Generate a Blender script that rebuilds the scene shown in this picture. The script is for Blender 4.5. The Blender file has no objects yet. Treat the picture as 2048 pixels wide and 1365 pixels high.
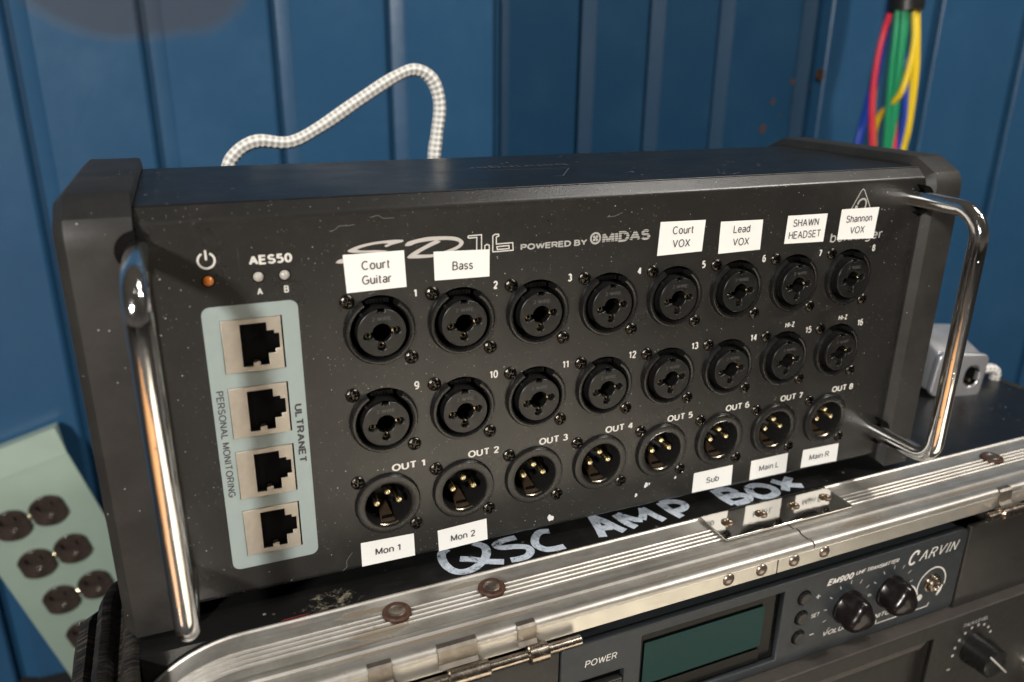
import bpy, bmesh, math, random
from mathutils import Vector, Matrix
random.seed(7)
MM = 0.001
S = bpy.context.scene
COL = S.collection
PI = math.pi

# ------------------------------------------------------------------ camera
cam_d = bpy.data.cameras.new('camera')
cam = bpy.data.objects.new('camera', cam_d)
COL.objects.link(cam)
right = Vector((0.92633872, -0.37652402, 0.01123531))
down = Vector((-0.11732134, -0.31672444, -0.94123394))
fwd = Vector((0.35795568, 0.87058331, -0.33756842))
M = Matrix.Identity(4)
for r in range(3):
    M[r][0] = right[r]; M[r][1] = -down[r]; M[r][2] = -fwd[r]
M[0][3], M[1][3], M[2][3] = -53.84 * MM, -248.14 * MM, 86.21 * MM
cam.matrix_world = M
cam_d.sensor_width = 36
cam_d.lens = 1571.9 / 2048 * 36
cam_d.clip_start = 0.01
cam_d.clip_end = 50
cam_d.dof.use_dof = True
cam_d.dof.focus_distance = 0.30
cam_d.dof.aperture_fstop = 9.5
S.camera = cam

# ------------------------------------------------------------------ world: a dim warm room
W = bpy.data.worlds.new('World'); S.world = W; W.use_nodes = True
nt = W.node_tree; nt.nodes.clear()
wo = nt.nodes.new('ShaderNodeOutputWorld'); bg = nt.nodes.new('ShaderNodeBackground')
tc = nt.nodes.new('ShaderNodeTexCoord'); sep = nt.nodes.new('ShaderNodeSeparateXYZ')
mr = nt.nodes.new('ShaderNodeMapRange'); mr.inputs[1].default_value = -1; mr.inputs[2].default_value = 1
cr = nt.nodes.new('ShaderNodeValToRGB')
e = cr.color_ramp.elements
e[0].position = 0.0; e[0].color = (0.50, 0.40, 0.29, 1)
e[1].position = 1.0; e[1].color = (0.30, 0.26, 0.21, 1)
for p, c in ((0.42, (0.40, 0.33, 0.26, 1)), (0.47, (0.36, 0.32, 0.28, 1)), (0.55, (0.20, 0.185, 0.17, 1)), (0.62, (0.17, 0.155, 0.14, 1)), (0.8, (0.22, 0.195, 0.16, 1))):
    n = e.new(p); n.color = c
nt.links.new(tc.outputs['Generated'], sep.inputs[0]); nt.links.new(sep.outputs['Z'], mr.inputs[0])
nt.links.new(mr.outputs[0], cr.inputs[0]); nt.links.new(cr.outputs[0], bg.inputs[0])
bg.inputs[1].default_value = 0.22
nt.links.new(bg.outputs[0], wo.inputs[0])

# ------------------------------------------------------------------ lamps of the room and added fills
def area(name, loc, target, sx, sy, power, color):
    d = bpy.data.lights.new(name, 'AREA'); d.shape = 'ELLIPSE'; d.size = sx; d.size_y = sy
    d.energy = power; d.color = color
    o = bpy.data.objects.new(name, d); COL.objects.link(o)
    o.location = loc
    o.rotation_euler = (Vector(target) - Vector(loc)).to_track_quat('-Z', 'Y').to_euler()
    return o
area('ceiling_and_fill_lamp', (-1.16, -1.42, 0.74), (0.0, 0, 0), 0.18, 0.18, 45, (1.0, 0.965, 0.91))
area('ceiling_and_fill_lamp', (1.41, -0.78, 1.38), (0.15, 0, 0), 0.17, 0.17, 20, (1.0, 0.94, 0.86))
area('ceiling_and_fill_lamp', (1.25, -0.45, 2.0), (0.95, 0.48, 0.1), 0.6, 0.6, 14, (1.0, 0.97, 0.92))  # fill added to brighten the right of the wall
fl_l = area('ceiling_and_fill_lamp', (0.0, -1.35, 1.9), (0.0, -1.15, -0.5), 0.5, 0.5, 16, (1.0, 0.94, 0.86))  # fill added to light the unseen floor slabs for reflections
fl_l.data.spread = math.radians(52)

S.view_settings.view_transform = 'Standard'
S.view_settings.look = 'None'
S.view_settings.exposure = 0
S.view_settings.gamma = 1
S.render.engine = 'CYCLES'
S.cycles.max_bounces = 8
S.cycles.glossy_bounces = 5

# ------------------------------------------------------------------ materials
class NT:
    def __init__(s, name):
        s.m = bpy.data.materials.new(name); s.m.use_nodes = True
        s.t = s.m.node_tree; s.b = s.t.nodes['Principled BSDF']
        s.tc = s.t.nodes.new('ShaderNodeTexCoord')
    def n(s, t, **k):
        x = s.t.nodes.new(t)
        for a, v in k.items(): setattr(x, a, v)
        return x
    def l(s, a, b): s.t.links.new(a, b)
    def coord(s, scale=(1, 1, 1), which='Object', rot=(0, 0, 0)):
        mp = s.n('ShaderNodeMapping'); mp.inputs['Scale'].default_value = scale; mp.inputs['Rotation'].default_value = rot
        s.l(s.tc.outputs[which], mp.inputs[0]); return mp.outputs[0]
    def noise(s, scale, detail=4, rough=.55, vec=None, dist=0):
        x = s.n('ShaderNodeTexNoise'); x.inputs['Scale'].default_value = scale; x.inputs['Detail'].default_value = detail
        x.inputs['Roughness'].default_value = rough; x.inputs['Distortion'].default_value = dist
        s.l(vec or s.coord(), x.inputs['Vector']); return x.outputs['Fac']
    def ramp(s, fac, stops):
        x = s.n('ShaderNodeValToRGB'); e = x.color_ramp.elements
        e[0].position, e[0].color = stops[0][0], tuple(stops[0][1]) + (1,)
        e[1].position, e[1].color = stops[-1][0], tuple(stops[-1][1]) + (1,)
        for p, c in stops[1:-1]:
            q = e.new(p); q.color = tuple(c) + (1,)
        s.l(fac, x.inputs[0]); return x.outputs[0]
    def mask(s, fac, a, b): return s.ramp(fac, [(a, (0, 0, 0)), (b, (1, 1, 1))])
    def mix(s, fac, a, b):
        x = s.n('ShaderNodeMix', data_type='RGBA')
        if isinstance(fac, float): x.inputs[0].default_value = fac
        else: s.l(fac, x.inputs[0])
        for i, v in ((6, a), (7, b)):
            if isinstance(v, tuple): x.inputs[i].default_value = v + (1,)
            else: s.l(v, x.inputs[i])
        return x.outputs[2]
    def math(s, op, a, b=None):
        x = s.n('ShaderNodeMath', operation=op)
        for i, v in ((0, a), (1, b)):
            if v is None: continue
            if isinstance(v, (int, float)): x.inputs[i].default_value = v
            else: s.l(v, x.inputs[i])
        return x.outputs[0]
    def bump(s, h, dist=.1, strength=1.0):
        x = s.n('ShaderNodeBump'); x.inputs['Strength'].default_value = strength; x.inputs['Distance'].default_value = dist * MM
        s.l(h, x.inputs['Height']); s.l(x.outputs[0], s.b.inputs['Normal'])
    def base(s, v):
        if isinstance(v, tuple): s.b.inputs['Base Color'].default_value = v + (1,)
        else: s.l(v, s.b.inputs['Base Color'])
    def rough(s, v):
        if isinstance(v, float): s.b.inputs['Roughness'].default_value = v
        else: s.l(v, s.b.inputs['Roughness'])
    def metal(s, v=1.0):
        if isinstance(v, float): s.b.inputs['Metallic'].default_value = v
        else: s.l(v, s.b.inputs['Metallic'])

def specks(m, scale, r, thin=.5):
    """tiny dust grains: voronoi cell centres, only some of them"""
    v = m.n('ShaderNodeTexVoronoi', feature='F1'); v.inputs['Scale'].default_value = scale
    m.l(m.coord(), v.inputs['Vector'])
    d = m.math('LESS_THAN', v.outputs['Distance'], r)
    sp = m.n('ShaderNodeSeparateColor'); m.l(v.outputs['Color'], sp.inputs[0])
    pick = m.math('GREATER_THAN', sp.outputs[0], thin)
    return m.math('MULTIPLY', d, pick)

def simple(name, col, rough=.5, metal=0., vary=0., nscale=200, bump=0., bscale=900, spec=.5, coat=0.):
    m = NT(name)
    if vary:
        c = m.noise(nscale, 5, .6)
        m.base(m.ramp(c, [(.25, tuple(x * (1 - vary) for x in col)), (.75, tuple(min(1, x * (1 + vary)) for x in col))]))
        r = m.noise(nscale * 1.7, 4)
        m.rough(m.math('ADD', m.math('MULTIPLY', r, .25), rough - .12))
    else:
        m.base(col); m.rough(rough)
    m.metal(float(metal)); m.b.inputs['Specular IOR Level'].default_value = spec
    if coat: m.b.inputs['Coat Weight'].default_value = coat
    if bump: m.bump(m.noise(bscale, 3), bump)
    return m.m

def powder_black():
    m = NT('powder_coat_black')
    n1 = m.noise(1300, 3, .6)
    big = m.noise(22, 5, .65)
    dust = m.math('MULTIPLY', m.mask(m.noise(70, 6, .75), .5, .72), .35)
    s1 = m.math('MULTIPLY', specks(m, 420, .085, .55), m.mask(m.noise(38, 4, .6), .42, .60))
    s2 = specks(m, 210, .042, .78)
    s3 = m.math('MULTIPLY', specks(m, 1100, .22, .86), m.mask(m.noise(55, 4, .6), .38, .60))
    base = m.mix(dust, (0.0185, 0.0178, 0.0165), (0.042, 0.039, 0.036))
    base = m.mix(m.math('MULTIPLY', s3, .5), base, (0.30, 0.28, 0.25))
    base = m.mix(m.math('MAXIMUM', s1, m.math('MULTIPLY', s2, .7)), base, (0.50, 0.48, 0.45))
    # fine scratches
    sc = m.noise(1, 2, .5, m.coord((900, 900, 35), rot=(0, .25, 0)))
    scm = m.math('MULTIPLY', m.mask(sc, .73, .77), m.mask(m.noise(40, 3), .5, .6))
    base = m.mix(m.math('MULTIPLY', scm, .3), base, (0.22, 0.2, 0.18))
    m.base(base)
    m.rough(m.math('ADD', m.math('MULTIPLY', big, .22), .19))
    m.bump(n1, .045)
    return m.m
def rubber():
    m = NT('bumper_rubber')
    dust = m.mask(m.noise(35, 6, .7), .42, .75)
    s1 = m.math('MULTIPLY', specks(m, 350, .075, .6), m.mask(m.noise(45, 4, .6), .42, .56))
    base = m.mix(m.math('MULTIPLY', dust, .7), (0.0135, 0.0128, 0.0118), (0.038, 0.035, 0.031))
    base = m.mix(s1, base, (0.5, 0.47, 0.43))
    m.base(base); m.rough(.56)
    m.bump(m.noise(700, 3), .05)
    return m.m
def chrome():
    m = NT('chrome'); m.base((0.86, 0.85, 0.84)); m.metal()
    st = m.noise(1, 5, .7, m.coord((1200, 1200, 30)))
    m.rough(m.math('ADD', m.math('MULTIPLY', m.mask(st, .5, .75), .2), .07))
    pit = m.math('MULTIPLY', specks(m, 700, .25, .72), m.mask(m.noise(120, 3), .52, .6))
    ln = m.noise(1, 4, .7, m.coord((520, 520, 9)))
    m.bump(m.math('SUBTRACT', m.math('ADD', m.math('MULTIPLY', m.noise(140, 3), .15), m.math('MULTIPLY', ln, 1.6)), pit), .06)
    return m.m
def aluminium():
    m = NT('worn_aluminium')
    streak = m.noise(1, 6, .65, m.coord((14, 900, 900)))
    blot = m.noise(60, 6, .7)
    stain = m.math('MULTIPLY', m.mask(m.noise(1, 6, .75, m.coord((70, 260, 260)), .4), .60, .68), m.mask(m.noise(17, 3, .6), .48, .58))
    base = m.mix(streak, (0.46, 0.435, 0.40), (0.70, 0.675, 0.63))
    base = m.mix(m.math('MULTIPLY', m.mask(blot, .42, .66), .55), base, (0.34, 0.31, 0.265))
    sep = m.n('ShaderNodeSeparateXYZ'); m.l(m.tc.outputs['Object'], sep.inputs[0]); edge_n = m.noise(120, 6, .75)
    for cx, cy, rx, ry in ((-.0135, -.0145, .011, .0022), (-.011, -.0262, .013, .0028), (-.022, -.0305, .016, .0014), (.024, -.0135, .011, .0016), (.010, -.0358, .05, .0010), (.196, -.0375, .014, .0018), (.115, -.0378, .03, .0010), (.262, -.0365, .03, .0013)):
        dx = m.math('DIVIDE', m.math('SUBTRACT', sep.outputs[0], cx), rx); dy = m.math('DIVIDE', m.math('SUBTRACT', sep.outputs[1], cy), ry)
        d = m.math('ADD', m.math('MULTIPLY', dx, dx), m.math('MULTIPLY', dy, dy))
        k = m.ramp(m.math('ADD', m.math('MULTIPLY', d, .28), edge_n), [(.66, (1, 1, 1)), (.78, (0, 0, 0))])
        stain = m.math('MAXIMUM', stain, k)
    base = m.mix(m.math('MULTIPLY', stain, .80), base, (0.15, 0.11, 0.065))
    m.base(base)
    m.metal(m.math('SUBTRACT', .82, m.math('MULTIPLY', stain, .7)))
    m.rough(m.math('ADD', m.math('MULTIPLY', streak, .25), .32))
    pits = m.math('MULTIPLY', specks(m, 600, .2, .8), m.mask(m.noise(60, 3), .5, .62))
    m.bump(m.math('SUBTRACT', m.math('MULTIPLY', streak, .5), pits), .06)
    return m.m
def rust():
    m = NT('rusty_steel')
    n = m.noise(420, 5, .7)
    m.base(m.ramp(n, [(.3, (0.035, 0.017, 0.012)), (.6, (0.085, 0.038, 0.022)), (.8, (0.16, 0.075, 0.04))]))
    m.rough(.62); m.metal(.25); m.bump(n, .12); return m.m
def wall_paint(name, c0, c1, r0, spec):
    m = NT(name); m.b.inputs['Specular IOR Level'].default_value = spec
    big = m.noise(3.2, 4, .6)
    cloud = m.noise(14, 5, .65)
    base = m.mix(big, c0, c1)
    base = m.mix(m.math('MULTIPLY', m.mask(cloud, .5, .8), .16), base, tuple(min(1, x * 1.5 + .02) for x in c1))
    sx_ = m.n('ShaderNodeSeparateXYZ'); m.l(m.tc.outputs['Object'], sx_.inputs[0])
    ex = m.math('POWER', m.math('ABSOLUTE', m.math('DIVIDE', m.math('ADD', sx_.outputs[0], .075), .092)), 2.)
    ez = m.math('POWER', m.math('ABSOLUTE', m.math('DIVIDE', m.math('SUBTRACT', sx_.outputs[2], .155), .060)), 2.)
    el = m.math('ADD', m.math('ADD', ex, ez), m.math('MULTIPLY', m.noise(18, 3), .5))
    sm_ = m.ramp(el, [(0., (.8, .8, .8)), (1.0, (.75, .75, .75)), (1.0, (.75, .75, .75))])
    grey_patch = m.ramp(m.math('DIVIDE', el, 2.), [(.50, (1, 1, 1)), (.68, (0, 0, 0))])
    base = m.mix(m.math('MULTIPLY', grey_patch, .72), base, (0.040, 0.047, 0.062))  # soft grey ellipse mixed into the wall colour, high at the left
    m.base(base)
    m.rough(m.math('ADD', m.math('ADD', m.math('MULTIPLY', cloud, .2), r0), m.math('MULTIPLY', grey_patch, .3)))
    m.bump(m.math('ADD', m.math('MULTIPLY', m.noise(9, 3), 6.), m.noise(120, 2)), .12)
    return m.m
def ribbed_plastic():
    m = NT('ribbed_black_plastic')
    br = m.noise(1, 5, .7, m.coord((60, 1100, 60)), .35)
    edge = m.noise(60, 5, .7)
    base = m.mix(m.math('MULTIPLY', m.mask(br, .46, .68), m.mask(edge, .30, .55)), (0.010, 0.009, 0.008), (0.12, 0.095, 0.07))
    m.b.inputs['Specular IOR Level'].default_value = .3
    m.base(base); m.rough(m.math('ADD', m.math('MULTIPLY', br, .3), .38))
    m.bump(br, .4); return m.m
def case_black():
    m = NT('case_black_laminate')
    s1 = m.math('MULTIPLY', specks(m, 300, .2, .75), m.mask(m.noise(30, 5, .7), .52, .64))
    d = m.math('MULTIPLY', m.mask(m.noise(45, 6, .75), .5, .75), .5)
    base = m.mix(d, (0.008, 0.008, 0.008), (0.028, 0.026, 0.023))
    base = m.mix(s1, base, (0.3, 0.27, 0.23))
    g = m.n('ShaderNodeVectorMath', operation='DISTANCE'); mp = m.coord((1, 2.6, 1)); m.l(mp, g.inputs[0]); g.inputs[1].default_value = (-.024, -.008, -.1)
    near = m.math('SUBTRACT', 1., m.math('DIVIDE', g.outputs['Value'], .024))
    pt = m.math('MULTIPLY', m.mask(m.noise(230, 7, .8), .50, .60), m.mask(m.math('ADD', m.math('MULTIPLY', near, .6), m.noise(70, 4, .7)), .74, .9))
    base = m.mix(m.math('MULTIPLY', pt, .8), base, (0.26, 0.23, 0.17))
    m.base(base); m.rough(m.math('ADD', m.math('MULTIPLY', m.noise(50, 4), .25), .22))
    m.bump(m.noise(260, 3), .08); return m.m
def marker_paint():
    m = NT('white_paint_marker')
    n = m.noise(260, 5, .85, dist=1.6)
    base = m.ramp(n, [(.36, (0.03, 0.035, 0.04)), (.43, (0.42, 0.48, 0.56)), (.65, (0.62, 0.68, 0.76))])
    m.base(base); m.rough(.55); m.bump(n, .15); return m.m
def braid():
    m = NT('braided_sleeve')
    uv = m.n('ShaderNodeSeparateXYZ'); m.l(m.tc.outputs['UV'], uv.inputs[0])
    a = m.math('SINE', m.math('ADD', m.math('MULTIPLY', uv.outputs[0], 6.2832 * 3), m.math('MULTIPLY', uv.outputs[1], 1.0)))
    b = m.math('SINE', m.math('SUBTRACT', m.math('MULTIPLY', uv.outputs[0], 6.2832 * 3), m.math('MULTIPLY', uv.outputs[1], 1.0)))
    p = m.math('MULTIPLY', a, b)
    h = m.math('ADD', m.math('MULTIPLY', p, .5), .5)
    m.base(m.ramp(h, [(.05, (0.42, 0.39, 0.35)), (.45, (0.70, 0.68, 0.64)), (.8, (0.90, 0.89, 0.86))]))
    m.rough(.6); m.bump(h, .8); return m.m

MT = dict(
    powder=powder_black(), rubber=rubber(), chrome=chrome(), alu=aluminium(), rust=rust(),
    plastic=simple('connector_plastic', (0.0095, 0.0093, 0.009), .27, vary=.1, nscale=90, bump=.015),
    plastic_dull=simple('connector_plastic_dull', (0.0075, 0.0074, 0.0072), .36, vary=.3, nscale=250, bump=.04),
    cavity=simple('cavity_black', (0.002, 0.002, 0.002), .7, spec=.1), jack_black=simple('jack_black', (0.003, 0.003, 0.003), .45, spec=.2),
    screw=simple('black_zinc_screw', (0.06, 0.055, 0.048), .24, 1., vary=.6, nscale=1400, bump=.12, bscale=1500),
    gold=simple('gold_contact', (0.95, 0.84, 0.56), .22, 1.),
    bronze=simple('bronze_latch', (0.085, 0.056, 0.034), .5, .5, vary=.4, nscale=900, bump=.1),  # brown of the wedge that stands for the socket tube reflection
    silver=simple('bright_contact_edge', (0.72, 0.62, 0.46), .25, 1.),
    nickel=simple('satin_nickel', (0.50, 0.455, 0.39), .42, .65, vary=.10, nscale=200, bump=.03),
    ink=simple('white_ink', (0.66, 0.64, 0.60), .5),
    grey_ink=simple('grey_ink', (0.40, 0.39, 0.37), .5),
    faint_ink=simple('faint_ink', (0.085, 0.085, 0.085), .5),
    dark_ink=simple('dark_ink', (0.035, 0.035, 0.038), .5),
    paper=simple('label_tape', (0.86, 0.85, 0.82), .42, vary=.03, nscale=60, bump=.05, bscale=40),
    label_ink=simple('label_ink', (0.045, 0.045, 0.05), .5),
    decal=simple('grey_green_print', (0.29, 0.345, 0.335), .42, vary=.05, nscale=120, bump=.03),
    amber=simple('amber_led', (0.75, 0.22, 0.03), .2, coat=.6),
    clear_led=simple('clear_led', (0.42, 0.40, 0.37), .18, coat=.6),
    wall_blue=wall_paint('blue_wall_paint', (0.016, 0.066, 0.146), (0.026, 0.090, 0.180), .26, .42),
    wall_dark=wall_paint('blue_wall_darker', (0.006, 0.034, 0.078), (0.008, 0.044, 0.094), .42, .2),  # darker, rougher copy of the wall blue for centre panels and joints
    patch_grey=simple('grey_wall_patch', (0.045, 0.062, 0.085), .6, vary=.25, nscale=30),
    ribbed=ribbed_plastic(), case=case_black(), marker=marker_paint(), braid=braid(),
    strip=simple('pale_green_enamel', (0.28, 0.36, 0.30), .38, vary=.06, nscale=30, bump=.1, bscale=60),
    outlet=simple('brown_bakelite', (0.040, 0.029, 0.024), .16, vary=.7, nscale=90),
    plate=simple('nickel_plate', (0.78, 0.75, 0.70), .07, 1., bump=.05, bscale=120),
    steel=simple('tarnished_steel', (0.38, 0.325, 0.27), .24, 1., vary=.4, nscale=260, bump=.035, bscale=300),
    tarnish=simple('tarnished_screw', (0.20, 0.15, 0.105), .38, .9, vary=.5, nscale=500),
    rivet=simple('dull_rivet', (0.30, 0.25, 0.21), .33, .9, vary=.3, nscale=300),
    strap=simple('tarnished_strap', (0.27, 0.24, 0.205), .42, .9, vary=.25, nscale=220, bump=.12, bscale=300),
    flange=simple('brushed_flange', (0.62, 0.59, 0.53), .36, .8, vary=.06, nscale=90),
    unit=simple('slate_grey_plastic', (0.022, 0.026, 0.030), .45, vary=.08, nscale=200, bump=.04),
    unit_dark=simple('black_faceplate', (0.018, 0.0165, 0.015), .42, vary=.15, nscale=160, bump=.05),
    bezel=simple('lower_unit_bezel', (0.060, 0.053, 0.047), .45, vary=.15, nscale=200, bump=.05),
    gloss=simple('gloss_black', (0.003, 0.003, 0.003), .14, spec=.14),
    knob=simple('knob_black', (0.008, 0.006, 0.006), .24, spec=.4),
    lcd=simple('green_lcd', (0.003, 0.028, 0.027), .2, spec=.12),
    green=simple('green_jacket', (0.015, 0.30, 0.13), .4), yellow=simple('yellow_jacket', (0.90, 0.62, 0.02), .4),
    red=simple('red_jacket', (0.80, 0.045, 0.08), .4), blue=simple('blue_jacket', (0.015, 0.06, 0.42), .4),
    orange=simple('orange_jacket', (0.85, 0.28, 0.05), .4), tape=simple('black_tape', (0.015, 0.015, 0.015), .35, vary=.4, nscale=80, bump=.4, bscale=100),
    floor=simple('dark_carpet', (0.018, 0.017, 0.016), .8, vary=.3, nscale=120, bump=1., bscale=300),
    reflect_orange=simple('orange_wood_floor', (0.50, 0.25, 0.10), .35, vary=.25, nscale=6), reflect_cream=simple('added_cream_slab', (0.80, 0.74, 0.62), .8, vary=.08, nscale=20),  # surfaces of the unseen slabs added for reflections
    cast=simple('cast_zinc', (0.60, 0.60, 0.62), .34, .75, vary=.1, nscale=80, bump=.1),
    white_fleck=simple('white_paint_fleck', (0.75, 0.74, 0.72), .6),
)

# ------------------------------------------------------------------ object helpers (all dimensions in mm)
LOC = {}
def place(o, loc, parent):
    base = LOC[parent.name] if parent else Vector((0, 0, 0))
    if parent: o.parent = parent
    o.location = (Vector(loc) - base) * MM
    LOC[o.name] = Vector(loc)
def thing(name, label, cat, loc=(0, 0, 0), group=None, kind=None):
    o = bpy.data.objects.new(name, None); COL.objects.link(o)
    o.empty_display_size = .01
    place(o, loc, None)
    o['label'] = label; o['category'] = cat
    if group: o['group'] = group
    if kind: o['kind'] = kind
    return o
def mesh(verts, faces, smooth=False, auto=None):
    me = bpy.data.meshes.new('m')
    me.from_pydata([(v[0] * MM, v[1] * MM, v[2] * MM) for v in verts], [], faces)
    me.update()
    if smooth: me.polygons.foreach_set('use_smooth', [True] * len(me.polygons))
    if auto is not None:
        me.polygons.foreach_set('use_smooth', [True] * len(me.polygons))
        sharp(me, auto)
    return me
def sharp(me, deg):
    bm = bmesh.new(); bm.from_mesh(me)
    lim = math.radians(deg)
    for ed in bm.edges:
        if len(ed.link_faces) == 2 and ed.calc_face_angle(0) > lim: ed.smooth = False
    bm.to_mesh(me); bm.free()
def obj(name, me, mat, parent=None, loc=(0, 0, 0), label=None):
    """me is given in coordinates local to loc"""
    o = bpy.data.objects.new(name, me); COL.objects.link(o)
    if not me.name.startswith(name): me.name = name
    if mat is not None and not me.materials: me.materials.append(mat)
    place(o, loc, parent)
    if label: o['label'] = label
    return o
def abs_obj(name, me, mat, parent, label=None):
    """me is in absolute coordinates"""
    return obj(name, me, mat, parent, (0, 0, 0), label)
def recal(me):
    bm = bmesh.new(); bm.from_mesh(me); bmesh.ops.recalc_face_normals(bm, faces=bm.faces); bm.to_mesh(me); bm.free(); return me
def box_vf(x0, x1, y0, y1, z0, z1):
    v = [(x, y, z) for x in (x0, x1) for y in (y0, y1) for z in (z0, z1)]
    f = [(0, 1, 3, 2), (4, 6, 7, 5), (0, 4, 5, 1), (2, 3, 7, 6), (0, 2, 6, 4), (1, 5, 7, 3)]
    return v, f
def box(x0, x1, y0, y1, z0, z1, bev=0, seg=2):
    v, f = box_vf(x0, x1, y0, y1, z0, z1)
    me = mesh(v, f); recal(me)
    if bev:
        bm = bmesh.new(); bm.from_mesh(me)
        bmesh.ops.bevel(bm, geom=bm.edges[:], offset=bev * MM, segments=seg, profile=.5, affect='EDGES')
        bm.to_mesh(me); bm.free(); me.polygons.foreach_set('use_smooth', [True] * len(me.polygons)); sharp(me, 50)
    return me
def join(*ms):
    bm = bmesh.new()
    for m in ms: bm.from_mesh(m)
    me = bpy.data.meshes.new('m'); bm.to_mesh(me); bm.free(); return me
def xform(me, mat):
    me.transform(mat); return me
def curve_mesh(cu):
    o = bpy.data.objects.new('tmp', cu); COL.objects.link(o)
    dg = bpy.context.evaluated_depsgraph_get()
    me = bpy.data.meshes.new_from_object(o.evaluated_get(dg))
    bpy.data.objects.remove(o); bpy.data.curves.remove(cu)
    return me
STAND = Matrix.Rotation(PI / 2, 4, 'X')          # curve plane -> panel plane facing -Y
def plate(polys, th, y=0, bev=0, flat=False):
    """solid plate with holes; polys are lists of (u,v) mm; front face at y, thickness th behind it"""
    cu = bpy.data.curves.new('c', 'CURVE'); cu.dimensions = '2D'; cu.fill_mode = 'BOTH'
    for p in polys:
        sp = cu.splines.new('POLY'); sp.points.add(len(p) - 1)
        for q, (u, v) in zip(sp.points, p): q.co = (u * MM, v * MM, 0, 1)
        sp.use_cyclic_u = True
    cu.extrude = max(th / 2 - bev, .005) * MM; cu.bevel_depth = bev * MM; cu.bevel_resolution = 1
    me = curve_mesh(cu)
    if bev: pass
    me.transform(Matrix.Translation((0, 0, -th / 2 * MM)))
    if not flat:
        me.transform(STAND); me.transform(Matrix.Translation((0, y * MM, 0)))
    else: me.transform(Matrix.Translation((0, 0, y * MM)))
    return me
def circ(cx, cz, r, n=32, a0=0, a1=2 * PI, closed=True):
    k = n if closed else n + 1
    return [(cx + r * math.cos(a0 + (a1 - a0) * i / n), cz + r * math.sin(a0 + (a1 - a0) * i / n)) for i in range(k)]
def rrect(x0, z0, x1, z1, r, n=4):
    out = []
    for cx, cz, a in ((x1 - r, z1 - r, 0), (x0 + r, z1 - r, PI / 2), (x0 + r, z0 + r, PI), (x1 - r, z0 + r, 1.5 * PI)):
        out += [(cx + r * math.cos(a + PI / 2 * i / n), cz + r * math.sin(a + PI / 2 * i / n)) for i in range(n + 1)]
    return out
def lathe(prof, n=36, a0=0., a1=2 * PI, axis='y', auto=35, cap=False):
    """prof: list of (r, y). revolve about the y axis"""
    full = abs(a1 - a0 - 2 * PI) < 1e-6
    v = []; f = []; k = n if full else n + 1
    for i in range(k):
        a = a0 + (a1 - a0) * i / n
        for r, y in prof: v.append((r * math.cos(a), y, r * math.sin(a)))
    L = len(prof)
    for i in range(n):
        j = (i + 1) % k
        for q in range(L - 1): f.append((i * L + q, i * L + q + 1, j * L + q + 1, j * L + q))
    if not full:
        f.append(tuple(range(L))); f.append(tuple((k - 1) * L + q for q in reversed(range(L))))
    me = mesh(v, f)
    bm = bmesh.new(); bm.from_mesh(me); bmesh.ops.remove_doubles(bm, verts=bm.verts, dist=1e-6)
    bmesh.ops.recalc_face_normals(bm, faces=bm.faces); bm.to_mesh(me); bm.free()
    me.polygons.foreach_set('use_smooth', [True] * len(me.polygons)); sharp(me, auto)
    if axis == 'x': me.transform(Matrix.Rotation(-PI / 2, 4, 'Z'))
    if axis == 'z': me.transform(Matrix.Rotation(-PI / 2, 4, 'X'))
    return me
def smooth_path(P, sub=8):
    P = [Vector(p) for p in P]; Q = []
    for i in range(len(P) - 1):
        a = P[max(i - 1, 0)]; b = P[i]; c = P[i + 1]; d = P[min(i + 2, len(P) - 1)]
        for k in range(sub):
            t = k / sub
            Q.append(.5 * ((2 * b) + (c - a) * t + (2 * a - 5 * b + 4 * c - d) * t * t + (3 * b - a - 3 * c + d) * t ** 3))
    Q.append(P[-1]); return Q
def tube(P, r, n=16, sx=1., cap=True):
    P = [Vector(p) for p in P]; v = []; f = []; uvs = []
    T = [(P[min(i + 1, len(P) - 1)] - P[max(i - 1, 0)]).normalized() for i in range(len(P))]
    N = T[0].orthogonal().normalized(); L = 0; rings = []
    for i, p in enumerate(P):
        N = (N - T[i] * N.dot(T[i])).normalized(); Bv = T[i].cross(N)
        rr = r(i / (len(P) - 1)) if callable(r) else r
        if i: L += (p - P[i - 1]).length
        for k in range(n):
            a = 2 * PI * k / n
            v.append(p + N * (rr * sx * math.cos(a)) + Bv * (rr * math.sin(a)))
        rings.append(L)
    for i in range(len(P) - 1):
        for k in range(n):
            j = (k + 1) % n
            f.append((i * n + k, i * n + j, (i + 1) * n + j, (i + 1) * n + k))
            uvs += [(k / n, rings[i]), ((k + 1) / n, rings[i]), ((k + 1) / n, rings[i + 1]), (k / n, rings[i + 1])]
    if cap:
        f.append(tuple(reversed(range(n)))); f.append(tuple((len(P) - 1) * n + k for k in range(n)))
        uvs += [(0, 0)] * (2 * n)
    me = mesh(v, f, auto=50)
    ul = me.uv_layers.new(name='UVMap')
    for i, u in enumerate(uvs): ul.data[i].uv = u
    return me
def ribbon(pts, w, closed=False):
    """2D outline polygons of a stroke"""
    n = len(pts); Lf = []; Rt = []
    for i, (x, y) in enumerate(pts):
        a = pts[i - 1] if (i or closed) else pts[i]; b = pts[(i + 1) % n] if (i < n - 1 or closed) else pts[i]
        d0 = Vector((x - a[0], y - a[1])); d1 = Vector((b[0] - x, b[1] - y))
        if d0.length < 1e-9: d0 = d1
        if d1.length < 1e-9: d1 = d0
        d0.normalize(); d1.normalize(); t = (d0 + d1).normalized(); k = w / 2 / max(.4, t.dot(d1))
        ww = k(i / (n - 1)) if callable(k) else k
        Lf.append((x - t.y * ww, y + t.x * ww)); Rt.append((x + t.y * ww, y - t.x * ww))
    return Lf, Rt
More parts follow.
